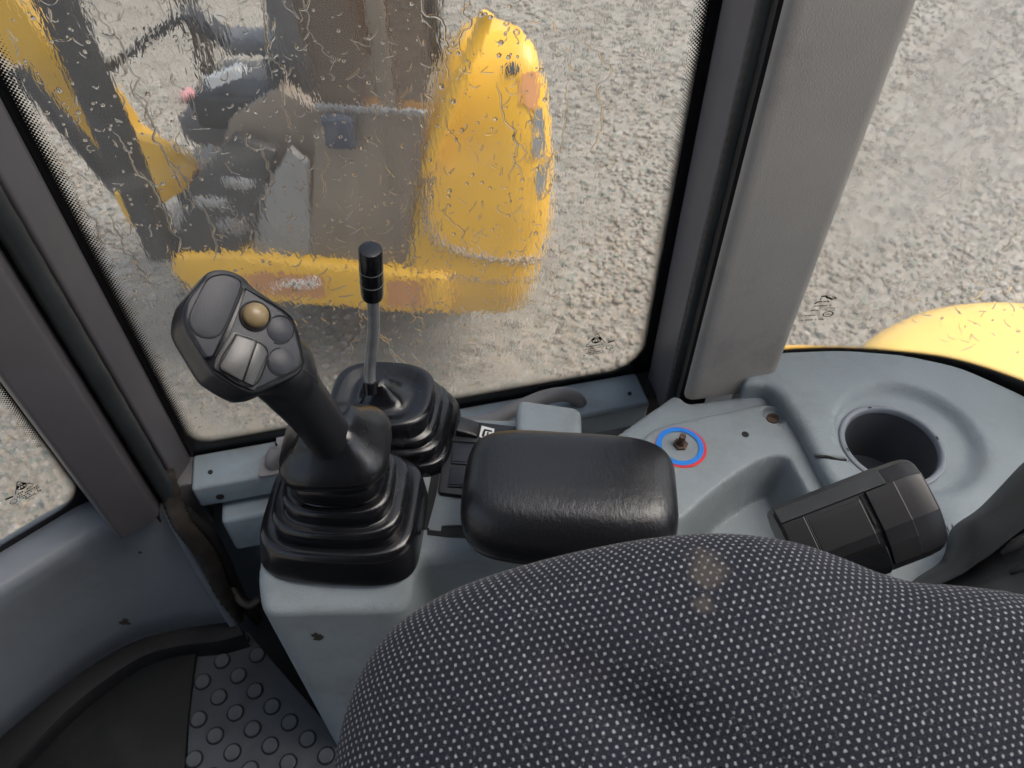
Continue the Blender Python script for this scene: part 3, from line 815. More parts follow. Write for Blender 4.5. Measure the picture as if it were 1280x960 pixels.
# ------------------------------------------------------------------ sill, wall, floor
ws = thing('window_sill', 'blue grey painted metal ledge along the bottom of the side window', 'sill')
def kpoint(k, off, z): return SIDE.at(k, z, off)
def kbox(name, k0, k1, o0, o1, z0, z1, mat_, parent, bev=0.004):
    pts = [kpoint(k0, o0, z0), kpoint(k1, o0, z0), kpoint(k1, o1, z0), kpoint(k0, o1, z0)]
    return prism(name, pts, (0, 0, z1 - z0), mat_, parent, bev, 3)
kbox('ledge', -0.313, 0.322, -0.064, -0.006, 0.462, 0.506, M['sill'], ws, 0.005)
kbox('lower_block', -0.290, -0.175, -0.085, -0.01, 0.372, 0.450, M['sill'], ws, 0.007)
kbox('cap', 0.175, 0.322, -0.066, -0.004, 0.50, 0.5135, M['sill'], ws, 0.005)
for (x, y) in ((275, 621), (263, 590), (787, 492)):
    p0 = kpoint(0, -0.0645, 0) if y == 621 else None
    if y == 621:
        c = V(x, y, kpoint(0, -0.0645, 0), WN); v, f = lathe(c + WN * 0.001, -WN, [(0, 0.0052), (0.002, 0.0052)], 16)
    else:
        c = P(x, y, 0.507 if x < 400 else 0.514); v, f = lathe(c, (0, 0, 1), [(-0.001, 0.003), (0.001, 0.003)], 12)
    obj('bolt_hole', v, f, M['void'], ws)
kbox('corner_filler', -0.40, -0.3135, -0.05, -0.003, 0.40, 0.500, M['frame'], ws, 0.003)
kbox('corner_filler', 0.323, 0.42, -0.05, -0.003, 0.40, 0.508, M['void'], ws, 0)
wl = thing('lower_side_wall', 'shadowed dark grey wall panel under the window ledge', 'wall')
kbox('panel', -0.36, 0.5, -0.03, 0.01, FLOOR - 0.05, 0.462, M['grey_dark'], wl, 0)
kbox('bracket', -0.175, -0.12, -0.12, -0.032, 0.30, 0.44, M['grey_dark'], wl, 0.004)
fl = obj('floor', *box_vf((0.0, 0.0, FLOOR - 0.03), Vector((0.95, 0, 0)), Vector((0, 0.72, 0)), Vector((0, 0, 0.02))), M['foot'])
tag(fl, kind='structure')
gh = thing('grab_rail', 'bent grey grab rail running along the window ledge behind the levers', 'grab rail')
ra = [P(346, 585, 0.500), P(341, 574, 0.522), P(351, 560, 0.535), P(372, 553, 0.538)]
rb = [P(590, 530, 0.530), P(640, 513, 0.538), P(680, 497, 0.541), P(706, 493, 0.536), P(721, 499, 0.522), P(727, 508, 0.500)]
v, f = tube(catmull(ra + rb, 8), 0.0105, 14); obj('rail', v, f, M['rail'], gh, 60)
for x, y in ((343, 578), (718, 498)):
    c = P(x, y, 0.507); pts = [c + WD * a + Vector((0, 1, 0)) * b for a, b in ((-0.018, -0.022), (0.018, -0.022), (0.018, 0.016), (-0.018, 0.016))]
    prism('mount_plate', round_poly(pts, 0.010), (0, 0, 0.0025), M['rail'], gh, 0)

# ------------------------------------------------------------------ front panel (left), kick strip, footrest, mat
fpn = thing('front_panel', 'curved blue grey moulded panel under the front corner window', 'panel')
stn = [((-260, 850), (-260, 905), (-260, 1170)), ((-120, 762), (-120, 812), (-120, 1030)), ((0, 688), (0, 736), (0, 922)), ((60, 652), (69, 692), (69, 864)), ((108, 630), (113, 666), (120, 826)), ((150, 634), (148, 653), (172, 798)), ((188, 626), (184, 641), (223, 785)), ((202, 617), (203, 632), (285, 778))]
rows = []
for a, b, c in stn:
    A = P(*a, 0.490); B = P(*b, 0.484); C = P(*c, 0.185)
    B2 = B + Vector((0, 0, -0.012)) + (B - A).normalized() * 0.004
    B3 = B.lerp(C, 0.12) + (B - A).normalized() * 0.004
    mid = B.lerp(C, 0.5) + (B - A).normalized() * 0.010
    m2 = B.lerp(C, 0.8) + (B - A).normalized() * 0.006
    rows.append([A, A.lerp(B, 0.5) + Vector((0, 0, 0.004)), B + (A - B).normalized() * 0.006 + Vector((0, 0, 0.001)), B, B2, B3, mid, m2, C])
cols = [catmull([r[j] for r in rows], 5) for j in range(len(rows[0]))]
grid = [[cols[j][i] for j in range(len(cols))] for i in range(len(cols[0]))]
back = [[p + Vector((-0.02, 0.03, -0.02)) for p in g] for g in grid]
rings = [g + bk[::-1] for g, bk in zip(grid, back)]
v, f = loft(rings); obj('moulding', v, f, M['panel'], fpn, 60)
def scuff(parent, me_v, me_f, x, y, w, h, seed):
    rg = random.Random(seed); bv = BVHTree.FromPolygons([tuple(p) for p in me_v], me_f); pts = []
    for i in range(14):
        a = 2 * math.pi * i / 14; q = rg.uniform(0.45, 1.1)
        p, n_ = snap(x + math.cos(a) * w * q, y + math.sin(a) * h * q, bv, 0.0007)
        if p is not None: pts.append(p)
    c_ = sum(pts, Vector()) / len(pts)
    obj('scuff_mark', pts + [c_], [(i, (i + 1) % len(pts), len(pts)) for i in range(len(pts))], M['scuff'], parent, None, False)
scuff(fpn, v, f, 156, 777, 9, 5, 1); scuff(fpn, v, f, 175, 690, 3, 2, 2)
# light trim edge on the right end of the moulding
e0 = grid[-1]
v, f = tube([e0[2] + Vector((0.004, 0, 0)), e0[4] + Vector((0.006, 0, 0)), e0[6] + Vector((0.008, 0, 0)), e0[8] + Vector((0.008, 0, 0))], 0.008, 10)
obj('end_edge', v, f, M['panel'], fpn, 60)
kst = [((-120, 1030), (-100, 1075)), ((0, 924), (18, 962)), ((69, 866), (86, 893)), ((120, 828), (137, 852)), ((172, 800), (181, 824)), ((223, 787), (227, 811)), ((262, 781), (272, 806)), ((296, 777), (306, 797))]
ca_ = catmull([P(*a, 0.182) for a, b in kst], 5); cb_ = catmull([P(*b, 0.170) for a, b in kst], 5)
rings = []
for a, b in zip(ca_, cb_):
    dn = Vector((0, 0, -1))
    rings.append([a, a.lerp(b, 0.3) + Vector((0, 0, 0.003)), a.lerp(b, 0.9) + Vector((0, 0, 0.005)), b, b + dn * 0.02, b + dn * 0.07, a + dn * 0.07])
v, f = loft(rings); o = obj('kick_strip', v, f, M['strip'], None, 35)
tag(o, 'black rubber kick strip following the bottom of the curved front panel', 'kick strip')
# footrest: a sloping black mat that ends at the studded mat
fr = [P(-160, 1080, 0.150), P(18, 958, 0.148), P(86, 892, 0.148), P(137, 851, 0.148), P(180, 823, 0.148), P(226, 810, 0.147), P(246, 807, 0.146), P(241, 845, 0.142), P(234, 910, 0.138), P(228, 1000, 0.132), P(224, 1100, 0.13), P(-160, 1200, 0.13)]
o = prism('footrest', fr, (0, 0, -0.03), M['foot'], None, 0.003, 2)
tag(o, 'smooth black rubber footrest on the floor at the lower left', 'footrest')
fm = thing('floor_mat', 'grey floor mat with raised round studs beside the console', 'floor mat')
mp = [P(248, 800, 0.134), P(310, 790, 0.134), P(430, 930, 0.134), P(520, 1100, 0.134), P(224, 1150, 0.134), P(236, 900, 0.134)]
prism('mat_sheet', mp, (0, 0, -0.02), M['mat'], fm, 0.002, 2)
c0 = P(294.6, 891.3, 0.134); e1 = P(316, 911.5, 0.134) - c0; e2 = P(319, 863.8, 0.134) - c0
mpoly = [(p.x, p.y) for p in mp]
studme = None
for i in range(-8, 12):
    for j in range(-8, 9):
        p = c0 + e1 * i + e2 * j
        s = float(signed([p.x], [p.y], mpoly)[0])
        if s < 0.010: continue
        q = p - O; t = q.y * CP - q.z * SP; sx_ = 640 + q.x * FPX / t; sy_ = 480 - (q.y * SP + q.z * CP) * FPX / t
        if sy_ > 1000: continue
        if studme is None:
            r = e1.length * 0.30
            v, f = lathe((0, 0, 0), (0, 0, 1), [(-0.002, r * 1.13), (0.0004, r * 1.13), (0.0006, r * 1.0), (0.003, r * 0.96), (0.0042, r * 0.84), (0.0042, r * 0.4), (0.0038, r * 0.05)], 20)
            studme = fixn(mesh(v, f)); so = link('stud', studme, M['mat'], fm); so.location = p
            studme.materials.append(M['foot'])
            for pl_ in studme.polygons:
                if (Vector((pl_.center.x, pl_.center.y)).length > r * 0.93) and pl_.center.z < 0.002: pl_.material_index = 1
        else:
            so = bpy.data.objects.new('stud', studme); COL.objects.link(so); so.parent = fm; so.location = p

hz = thing('drain_hose', 'grimy brown corrugated hose dropping down the corner behind the console', 'hose')
hp_ = catmull([P(206, 590, 0.53), P(216, 628, 0.49), P(228, 655, 0.46), P(246, 678, 0.42), P(262, 700, 0.37), P(276, 735, 0.29), P(296, 772, 0.18)], 10)
v, f = tube(hp_, [0.0115 + 0.0016 * (i % 2) for i in range(len(hp_))], 12); obj('hose', v, f, M['hose'], hz, 60)
hp_ = catmull([P(232, 640, 0.46), P(262, 668, 0.40), P(280, 700, 0.33), P(300, 745, 0.22), P(322, 775, 0.14)], 6)
v, f = tube(hp_, 0.009, 10); obj('cable', v, f, M['void'], hz, 60)
hp_ = catmull([P(290, 735, 0.26), P(300, 750, 0.25), P(312, 756, 0.25), P(326, 748, 0.26)], 6)
v, f = tube(hp_, 0.006, 10); obj('clip', v, f, M['hose'], hz, 60)

# ------------------------------------------------------------------ side console
CZ = 0.62
con = thing('side_console', 'blue grey moulded control console carrying joystick, gear lever and switches', 'console')
cp = [(-0.266, 0.354), (-0.108, 0.358), (-0.099, 0.400), (0.16, 0.425), (0.17, 0.545), (0.03, 0.598), (-0.074, 0.600), (-0.105, 0.640), (-0.215, 0.640), (-0.276, 0.510)]
cpoly = round_poly([Vector(p) for p in cp], [0.022, 0.022, 0.012, 0.02, 0.02, 0.02, 0.01, 0.02, 0.03, 0.02], 6)
def conz(X, Y):
    z = np.full(X.shape, CZ)
    left = 1 / (1 + np.exp((X + 0.098) / 0.004))          # the front block stands a little lower at its inboard lip
    lip = np.clip((0.392 - Y) / 0.03, 0, 1)
    return z - left * 0.022 * lip * lip * (3 - 2 * lip)
sheet('body', cpoly, conz, M['grey'], con, 0.008, 0.016, 0.47)
cb_ = [o_ for o_ in con.children if o_.name.startswith('body')][0].data
scuff(con, [q.co for q in cb_.vertices], [tuple(q.vertices) for q in cb_.polygons], 397, 795, 9, 5, 5)
hb = [P(643, 543, CZ), P(655, 512, CZ + 0.012), P(735, 520, CZ), P(735, 545, CZ)]
hx = [Vector((0.004, 0.545)), Vector((0.006, 0.598)), Vector((0.082, 0.584)), Vector((0.080, 0.535))]
sheet('raised_cover', round_poly(hx, 0.012, 5), lambda X, Y: np.full(X.shape, 0.654), M['grey'], con, 0.006, 0.008, 0.04)
swp = thing('x', None, None); bpy.data.objects.remove(swp)
# switch panel
sp = obj('switch_panel', [], [], M['black'], con)
bpy.data.objects.remove(sp)
spq = [P(561, 523, CZ + 0.007), P(655, 534, CZ + 0.007), P(648, 628, CZ + 0.007), P(547, 615, CZ + 0.007)]
swpan = prism('switch_panel', round_poly(spq, 0.004, 3), (0, 0, -0.010), M['black'], con, 0.0012, 2)
SPZ = CZ + 0.0075
def onpanel(name, quad, h, mat_, bev=0.0006, z=SPZ): return prism(name, [P(x, y, z + h) for x, y in quad], (0, 0, -h), mat_, swpan, bev, 2)
onpanel('blank_cover', [(567, 554), (640, 562), (638, 583), (563, 579)], 0.0016, M['face'])
onpanel('blank_cover', [(563, 583), (636, 590), (634, 612), (559, 608)], 0.0016, M['face'])
onpanel('frame_insert', [(564, 527), (640, 535), (639, 556), (565, 551)], 0.0012, M['black'])
onpanel('blank_cover', [(568, 558), (630, 565), (628, 580), (564, 576)], 0.0028, M['face'])
onpanel('blank_cover', [(564, 587), (628, 593), (626, 609), (560, 605)], 0.0028, M['face'])
rk = [(575, 526), (601, 532), (597, 549), (569, 545)]
v = [P(x, y, SPZ + 0.001) for x, y in rk] + [P(576, 520, SPZ + 0.013), P(601, 528, SPZ + 0.004), P(597, 544, SPZ + 0.004), P(570, 538, SPZ + 0.013)]
me = fixn(mesh(v, [(3, 2, 1, 0), (4, 5, 6, 7), (0, 1, 5, 4), (1, 2, 6, 5), (2, 3, 7, 6), (3, 0, 4, 7)])); bevel_mesh(me, 0.0015, 2)
link('rocker', me, M['black'], swpan)
lab = onpanel('symbol_label', [(602, 532), (618, 536), (616, 550), (599, 546)], 0.0022, M['white'], 0)
for q in (((605, 536), (615, 538), (615, 540), (605, 538)), ((604, 538), (607, 538), (605, 546), (602, 545)), ((609, 540), (611, 540), (610, 545), (608, 545))):
    prism('symbol_print', [P(x, y, SPZ + 0.0026) for x, y in q], (0, 0, -0.0004), M['frit'], lab, 0)
bpz = CZ + 0.003
prism('bracket_plate', [P(x, y, bpz) for x, y in ((547, 620), (600, 626), (600, 654), (577, 656), (552, 657), (551, 664), (536, 662))], (0, 0, -0.006), M['grey'], con, 0.001)
prism('slot', [P(x, y, CZ + 0.0012) for x, y in ((534, 660), (552, 658), (556, 656), (600, 658), (600, 672), (560, 671), (534, 668))], (0, 0, -0.006), M['void'], con, 0)
prism('gap', [P(x, y, CZ + 0.0008) for x, y in ((552, 500), (560, 522), (545, 620), (534, 662), (526, 662), (540, 590))], (0, 0, -0.006), M['void'], con, 0)

# ------------------------------------------------------------------ joystick
js = thing('joystick', 'black joystick with grey rocker and beige thumb button on a pleated rubber boot', 'joystick')
bc = Vector((-0.1815, 0.445))
def boot(c0, c1, hx, hy, prof, e=4.5, n=64, rot=0.0, bulge=0.0, rip=0.0, seed=1):
    rg = random.Random(seed); rings = []
    z0, z1 = prof[0][0], prof[-1][0]
    for z, s in prof:
        t = (z - z0) / (z1 - z0); c = Vector(c0).lerp(Vector(c1), t)
        ee = e - (e - 2.4) * t
        ph = rg.uniform(0, 6.28)
        r = superring(c, hx * s, hy * s, z, ee, n, rot, lambda x, y: (x * (1 + bulge * (1 - (y / (hy * s)) ** 2) * 0), y * (1 + bulge * (1 - min(1, abs(x) / (hx * s)) ** 2))))
        if rip:
            for k, p in enumerate(r):
                a = 2 * math.pi * k / n
                p.z += rip * math.sin(3 * a + ph) * t
        rings.append(r)
    return rings
prof = [(0.615, 1.0), (0.624, 1.005), (0.652, 0.965), (0.658, 0.945), (0.6615, 0.90), (0.661, 0.83), (0.6605, 0.79), (0.665, 0.785), (0.6765, 0.80), (0.681, 0.785), (0.6835, 0.74), (0.682, 0.67), (0.683, 0.645), (0.688, 0.645), (0.699, 0.655), (0.703, 0.635), (0.704, 0.58), (0.703, 0.52), (0.705, 0.50), (0.709, 0.555), (0.713, 0.565), (0.727, 0.56), (0.732, 0.535), (0.733, 0.46), (0.752, 0.45)]
rings = boot(bc, (-0.172, 0.452), 0.0855, 0.066, prof, 5.0, 72, R(-3), 0.07, 0.0)
v, f = loft(rings); obj('boot', v, f, M['rubber'], js, 60)
# collar
ax = Vector((-0.05, -0.03, 1)).normalized(); cc = Vector((-0.171, 0.452, 0.7445))
cr = []
for h, r in [(0, 0.046), (0.0, 0.0515), (0.002, 0.0528), (0.010, 0.0526), (0.015, 0.0505), (0.022, 0.044), (0.030, 0.036), (0.039, 0.029), (0.048, 0.0245)]:
    x_, y_ = Vector((1, 0, 0.05)).normalized(), Vector((0, 1, 0.03)).normalized()
    ring = []
    for k in range(48):
        a = 2 * math.pi * k / 48; ca, sa = math.cos(a), math.sin(a); e = 3.4
        ring.append(cc + ax * h + x_ * (r * math.copysign(abs(ca) ** (2 / e), ca)) + y_ * (r * 0.92 * math.copysign(abs(sa) ** (2 / e), sa)))
    cr.append(ring)
v, f = loft(cr); obj('collar', v, f, M['rubber'], js, 70)
# stem
stp = [(428, 572, 0.742, 0.0212), (415, 552, 0.722, 0.0212), (398, 526, 0.697, 0.0218), (379, 502, 0.672, 0.0230), (362, 481, 0.650, 0.0250), (350, 462, 0.636, 0.0300), (330, 446, 0.632, 0.026)]
cps = catmull([D(x, y, t) for x, y, t, r in stp], 5); rr = np.interp(np.linspace(0, len(stp) - 1, len(cps)), range(len(stp)), [r for *_, r in stp])
v, f = tube(cps, [float(q) for q in rr], 28); obj('stem', v, f, M['grip'], js, 70)
# head: face plane tipped towards the operator
FC = D(304, 420, 0.585)
fw_ = (FC - O).normalized()
right_ = Vector((1, 0, 0)); up_ = Vector((0, SP, CP))
FNv = (-fw_ + right_ * 0.26 + up_ * 0.20).normalized()
def F(x, y, h=0.0):
    return V(x, y, FC + FNv * h, FNv)
face_px = [(250, 352), (262, 339), (282, 337), (303, 345), (318, 360), (358, 388), (371, 408), (379, 440), (380, 458), (370, 470), (345, 482), (318, 493), (300, 489), (272, 472), (262, 462), (246, 436), (232, 412), (228, 396), (232, 374)]
fpts = catmull([F(x, y) for x, y in face_px] + [F(*face_px[0])], 4)[:-1]
cen = sum(fpts, Vector()) / len(fpts)
def sc(pts, s, h, sh=Vector()):
    return [cen + (p - cen) * s - FNv * h + sh for p in pts]
ll = (-right_ * 0.75 - up_ * 0.65).normalized()
rings = [sc(fpts, 0.965, -0.0002), sc(fpts, 0.992, 0.0008), sc(fpts, 1.0, 0.003), sc(fpts, 1.012, 0.010, ll * 0.001), sc(fpts, 1.012, 0.020, ll * 0.0045), sc(fpts, 0.965, 0.031, ll * 0.007), sc(fpts, 0.84, 0.042, ll * 0.006), sc(fpts, 0.6, 0.050), sc(fpts, 0.25, 0.052)]
v, f = loft(rings); obj('head', v, f, M['grip'], js, 60)
plate = [(308, 362), (355, 392), (367, 410), (375, 442), (374, 456), (343, 474), (318, 486), (300, 481), (270, 462), (268, 452), (290, 412), (306, 366)]
prism('face_plate', round_poly([F(x, y, 0.0016) for x, y in plate], 0.004, 3), -FNv * 0.003, M['face'], js, 0.0006)
cap = [(252, 353), (263, 341), (282, 339), (301, 347), (304, 357), (300, 372), (285, 407), (266, 446), (258, 447), (246, 428), (234, 408), (231, 396), (235, 375)]
capo = prism('thumb_rest', round_poly([F(x, y, 0.0065) for x, y in cap], 0.004, 4), -FNv * 0.007, M['face'], js, 0.0022, 3)
bl = [(252, 362), (262, 347), (282, 343), (299, 350), (301, 358), (293, 380), (280, 410), (272, 420), (258, 422), (245, 417), (237, 404), (238, 392)]
prism('blank_insert', round_poly([F(x, y, 0.0073) for x, y in bl], 0.004, 4), -FNv * 0.0012, M['face'], capo, 0.0004)
c = F(318.5, 395, 0.0014); r_ = 16.5 * 0.585 / FPX
v, f = lathe(c, FNv, [(0, r_ * 1.2), (0.0022, r_ * 1.18), (0.0028, r_ * 1.08), (0.001, r_ * 1.04)], 32); obj('button_ring', v, f, M['black'], js)
v, f = lathe(c, FNv, [(0, r_)] + [(0.0025 + 0.0075 * math.sin(a), r_ * math.cos(a)) for a in (math.pi / 2 * i / 8 for i in range(8))] + [(0.010, 0.0004)], 32); obj('thumb_button', v, f, M['beige'], js, 70)
for x, y in ((350, 412), (352, 452)):
    v, f = lathe(F(x, y, 0.0015), FNv, [(-0.0005, 0.0102), (0.0006, 0.0102), (0.0009, 0.0098)], 32); obj('blank_plug', v, f, M['face'], js)
rkf = [(291, 413), (322, 424), (340, 441), (318, 490), (266, 460)]
prism('rocker_frame', round_poly([F(x, y, 0.0024) for x, y in rkf], 0.003, 3), -FNv * 0.003, M['black'], js, 0.0005)
rp0 = [(295, 418), (321, 427), (335, 442), (316, 483), (275, 460)]
# rocker: two facets meeting at a ridge
def rockq(name, pts, hs):
    v = [F(x, y, h) for (x, y), h in zip(pts, hs)] + [F(x, y, 0.001) for x, y in pts]
    n = len(pts); me = fixn(mesh(v, [tuple(range(n)), tuple(range(2 * n - 1, n - 1, -1))] + [(i, (i + 1) % n, n + (i + 1) % n, n + i) for i in range(n)]))
    bevel_mesh(me, 0.0012, 2); return link(name, me, M['switch'], js)
rockq('rocker_switch', [(296, 418), (320.5, 426), (319.5, 432), (303, 476.5), (276, 462), (275, 457)], [0.0068, 0.0080, 0.0080, 0.0080, 0.0066, 0.0066])
rockq('rocker_switch', [(321.5, 427), (330, 433), (335, 442), (317.5, 483), (304.5, 477)], [0.0078, 0.0070, 0.0062, 0.0062, 0.0078])

def groove(pts, h, par, closed=False, r=0.00042):
    q = [F(x, y, h) for x, y in pts]
    if closed: q = q + [q[0]]
    v, f = tube(catmull(q, 5), r, 6); obj('groove', v, f, M['void'], par, 60)
groove(bl, 0.0072, capo, True)
groove([(304, 360), (299, 374), (284, 409), (268, 446)], 0.0018, js, False, 0.0007)
for cx_, cy_, a0_, a1_ in ((350, 412, -2.3, 2.0), (352, 452, 1.2, 4.6)):
    groove([(cx_ + 17.5 * math.cos(a), cy_ + 17.5 * math.sin(a)) for a in np.linspace(a0_, a1_, 14)], 0.0022, js)
groove(rp0, 0.0026, js, True, 0.0006)
groove([(306, 360), (357, 390), (370, 410), (378, 442), (377, 458), (344, 477), (318, 489), (299, 485), (268, 466)], 0.0012, js, False, 0.0005)
groove([(379, 462), (388, 468), (398, 478)], -0.004, js, False, 0.0006)

# ------------------------------------------------------------------ gear lever
gl = thing('gear_lever', 'slim steel lever with black cylindrical knob and square rubber boot behind joystick', 'lever')
prof = [(0.615, 1.0), (0.622, 1.0), (0.634, 0.97), (0.637, 0.93), (0.636, 0.89), (0.640, 0.885), (0.650, 0.90), (0.653, 0.88), (0.6535, 0.82), (0.655, 0.80), (0.664, 0.83), (0.668, 0.81), (0.6685, 0.75), (0.671, 0.73), (0.683, 0.765), (0.688, 0.76), (0.6915, 0.72), (0.691, 0.62), (0.686, 0.50), (0.685, 0.40), (0.692, 0.28), (0.704, 0.17), (0.710, 0.13)]
rings = boot((-0.143, 0.575), (-0.150, 0.574), 0.077, 0.064, prof, 5.0, 72, R(-6), 0.03, 0.0012, 4)
v, f = loft(rings); obj('boot', v, f, M['rubber'], gl, 60)
sh_ = [D(464, 488, 0.858), D(462, 470, 0.850), D(464, 440, 0.825), D(467, 405, 0.792), D(466, 372, 0.762)]
v, f = tube(catmull(sh_, 6), 0.0064, 16); obj('shaft', v, f, M['steel'], gl, 60)
v, f = tube([D(464, 490, 0.860), D(462.5, 476, 0.853)], 0.0085, 16); obj('sleeve', v, f, M['rubber'], gl, 60)
k0, k1 = D(465.5, 371, 0.760), D(463, 311, 0.708)
ka = (k1 - k0); KLn = ka.length
v, f = lathe(k0, ka, [(0, 0.0085), (0.001, 0.0105), (0.006, 0.0112), (KLn * 0.33, 0.0114), (KLn * 0.60, 0.0115), (KLn - 0.0018, 0.0113), (KLn - 0.0004, 0.0106), (KLn, 0.0094), (KLn + 0.0003, 0.001)], 32)
kn = obj('knob', v, f, M['rubber'], gl, 28)
for q in (0.33, 0.60):
    v, f = lathe(k0 + ka * q, ka, [(-0.0005, 0.0095), (-0.0005, 0.0117), (0.0006, 0.0117), (0.0006, 0.0095)], 32); obj('ring', v, f, M['rail'], kn)

# ------------------------------------------------------------------ armrest
ar = thing('armrest', 'padded black leather armrest beside the seat', 'armrest')
arc = Vector((0.0575, 0.431)); arot = R(-4.5)
def arz(x, z): return z + 0.0
prof = [(0.676, 0.93, 0.90), (0.678, 0.97, 0.96), (0.684, 0.990, 0.985), (0.694, 1.0, 1.0), (0.706, 0.995, 0.985), (0.716, 0.975, 0.945), (0.724, 0.945, 0.88), (0.730, 0.90, 0.80), (0.7345, 0.84, 0.70), (0.737, 0.74, 0.58), (0.7385, 0.55, 0.4), (0.739, 0.3, 0.2), (0.739, 0.05, 0.05)]
rings = [superring(arc, 0.1075 * a, 0.068 * b, z, 4.2, 72, arot) for z, a, b in prof]
v, f = loft(rings); obj('pad', v, f, M['leather'], ar, 80)
rings = [superring(arc, 0.1065 * a, 0.067 * a, z, 4.2, 56, arot) for z, a in ((0.655, 0.85), (0.668, 0.97), (0.674, 0.99), (0.677, 0.96))]
v, f = loft(rings); obj('base_tray', v, f, M['black'], ar, 60)
bar('support', Vector((0.06, 0.44, 0.60)), Vector((0.06, 0.44, 0.66)), 0.05, 0.06, M['black'], ar, 0.004, up=(1, 0, 0))

# ------------------------------------------------------------------ tray panel and rear shelf
TZ = 0.645
tr = thing('heater_panel', 'blue grey panel with moulded tray and blue red dial ring behind the armrest', 'panel')
op = [P(x, y, TZ) for x, y in ((762, 546), (800, 520), (842, 491), (852, 493), (860, 501), (905, 496), (966, 484), (972, 492), (1000, 535), (1052, 622), (1090, 700), (850, 730), (740, 620))]
tpoly = round_poly([Vector((p.x, p.y)) for p in op], [0.015, 0.004, 0.010, 0.006, 0.008, 0.004, 0.012, 0.01, 0.02, 0.02, 0.01, 0.01, 0.01], 4)
LZ = TZ + 0.006
lp_ = [P(x, y, LZ) for x, y in ((796, 552), (822, 532), (950, 504), (982, 507), (1000, 535), (1049, 618), (1086, 690), (850, 728), (745, 640))]
lpoly = round_poly([Vector((p.x, p.y)) for p in lp_], [0.015, 0.02, 0.012, 0.016, 0.01, 0.01, 0.01, 0.01, 0.02], 5)
pk = [P(x, y, LZ) for x, y in ((838, 662), (905, 604), (945, 578), (968, 570), (984, 572), (994, 590), (1016, 630), (1060, 700), (850, 740))]
pkp = round_poly([Vector((p.x, p.y)) for p in pk], [0.01, 0.03, 0.02, 0.012, 0.010, 0.02, 0.02, 0.01, 0.01], 5)
scr = P(968, 518, LZ)
sheet('surround', tpoly, lambda X, Y: TZ - 0.075 * np.clip((signed(X, Y, pkp) + 0.010) / 0.010, 0, 1) - 0.016 * np.clip((0.021 - np.hypot(X - scr.x, Y - scr.y)) / 0.004, 0, 1), M['grey'], tr, 0.008, 0.012, 0.12)
def lidz(X, Y):
    s = signed(X, Y, pkp)
    t = np.clip((s + 0.004) / 0.019, 0, 1); z = LZ - 0.064 * (t * t * (3 - 2 * t))
    d = np.hypot(X - scr.x, Y - scr.y); t2 = np.clip((0.0150 - d) / 0.005, 0, 1)
    return z - 0.008 * t2 * t2 * (3 - 2 * t2)
ex = [(scr.x + r * math.cos(a), scr.y + r * math.sin(a)) for r in (0.006, 0.0085, 0.010, 0.0113, 0.0125, 0.0138, 0.015) for a in (2 * math.pi * i / 24 for i in range(24))]
pd = dens(pkp, 0.004); m_ = len(pd)
sg = 1 if sum(pd[i].x * pd[(i + 1) % m_].y - pd[(i + 1) % m_].x * pd[i].y for i in range(m_)) > 0 else -1
for i in range(m_):
    t = pd[(i + 1) % m_] - pd[i - 1]; nn = Vector((-t.y, t.x)).normalized() * sg
    for d_ in (-0.005, -0.003, -0.001, 0.001, 0.003, 0.005, 0.007, 0.009, 0.011, 0.013, 0.0155, 0.018):
        q = pd[i] + nn * d_
        ex.append((q.x, q.y))
sheet('tray_lid', lpoly, lidz, M['grey'], tr, 0.0045, 0.005, 0.012, extra=ex, smooth=75)
gpl = catmull([P(984, 500, TZ + 0.003), P(1000, 524, TZ + 0.004), P(1028, 572, TZ + 0.004), P(1052, 614, TZ + 0.004), P(1075, 660, TZ + 0.004)], 6)
v, f = tube(gpl, [0.0006 + 0.0022 * min(1, i / 14) for i in range(len(gpl))], 8); obj('panel_gap', v, f, M['void'], tr)
v, f = lathe(scr + Vector((0, 0, -0.008)), UP, [(0, 0.0075), (0.0015, 0.0072), (0.002, 0.003), (0.001, 0.0026), (0.001, 0.0002)], 20); obj('screw', v, f, M['rust'], tr)
v, f = lathe(P(931.5, 543, LZ), UP, [(-0.001, 0.0042), (0.0003, 0.0042)], 18); obj('drilled_hole', v, f, M['void'], tr)
dc = P(851, 559, LZ)
def flatring(name, c, r0, r1, z, a0, a1, mat_, n=48, wig=0, c2=None):
    v = []; f = []
    c2 = c2 or c
    for i in range(n + 1):
        a = a0 + (a1 - a0) * i / n
        v.append((c.x + r0 * math.cos(a), c.y + r0 * math.sin(a), z)); v.append((c2.x + r1 * math.cos(a), c2.y + r1 * math.sin(a), z))
    f = [(2 * i, 2 * i + 2, 2 * i + 3, 2 * i + 1) for i in range(n)]
    me = mesh([q for q in v], f); fixn(me); return link(name, me, mat_, tr, None)
pr = (P(883, 559, LZ).x - dc.x)
flatring('red_ring', dc, pr * 0.80, pr * 1.0, LZ + 0.0006, 0, 2 * math.pi, M['red'])
flatring('blue_ring', dc + Vector((-0.0007, 0.0012, 0)), pr * 0.72, pr * 0.93, LZ + 0.0011, 0, 2 * math.pi, M['blue'], c2=dc + Vector((-0.001, 0.0012, 0)))
v, f = lathe(dc + Vector((0, 0.003, 0.0)), UP, [(0, 0.0085), (0.003, 0.0085), (0.0032, 0.005), (0.006, 0.0048)], 6); obj('dial_nut', v, f, M['rust'], tr, 30)
v, f = lathe(dc + Vector((0, 0.003, 0.004)), UP, [(0.001 * i, 0.0032 + 0.0006 * (i % 2)) for i in range(14)], 14); obj('dial_stud', v, f, M['rust'], tr, 30)

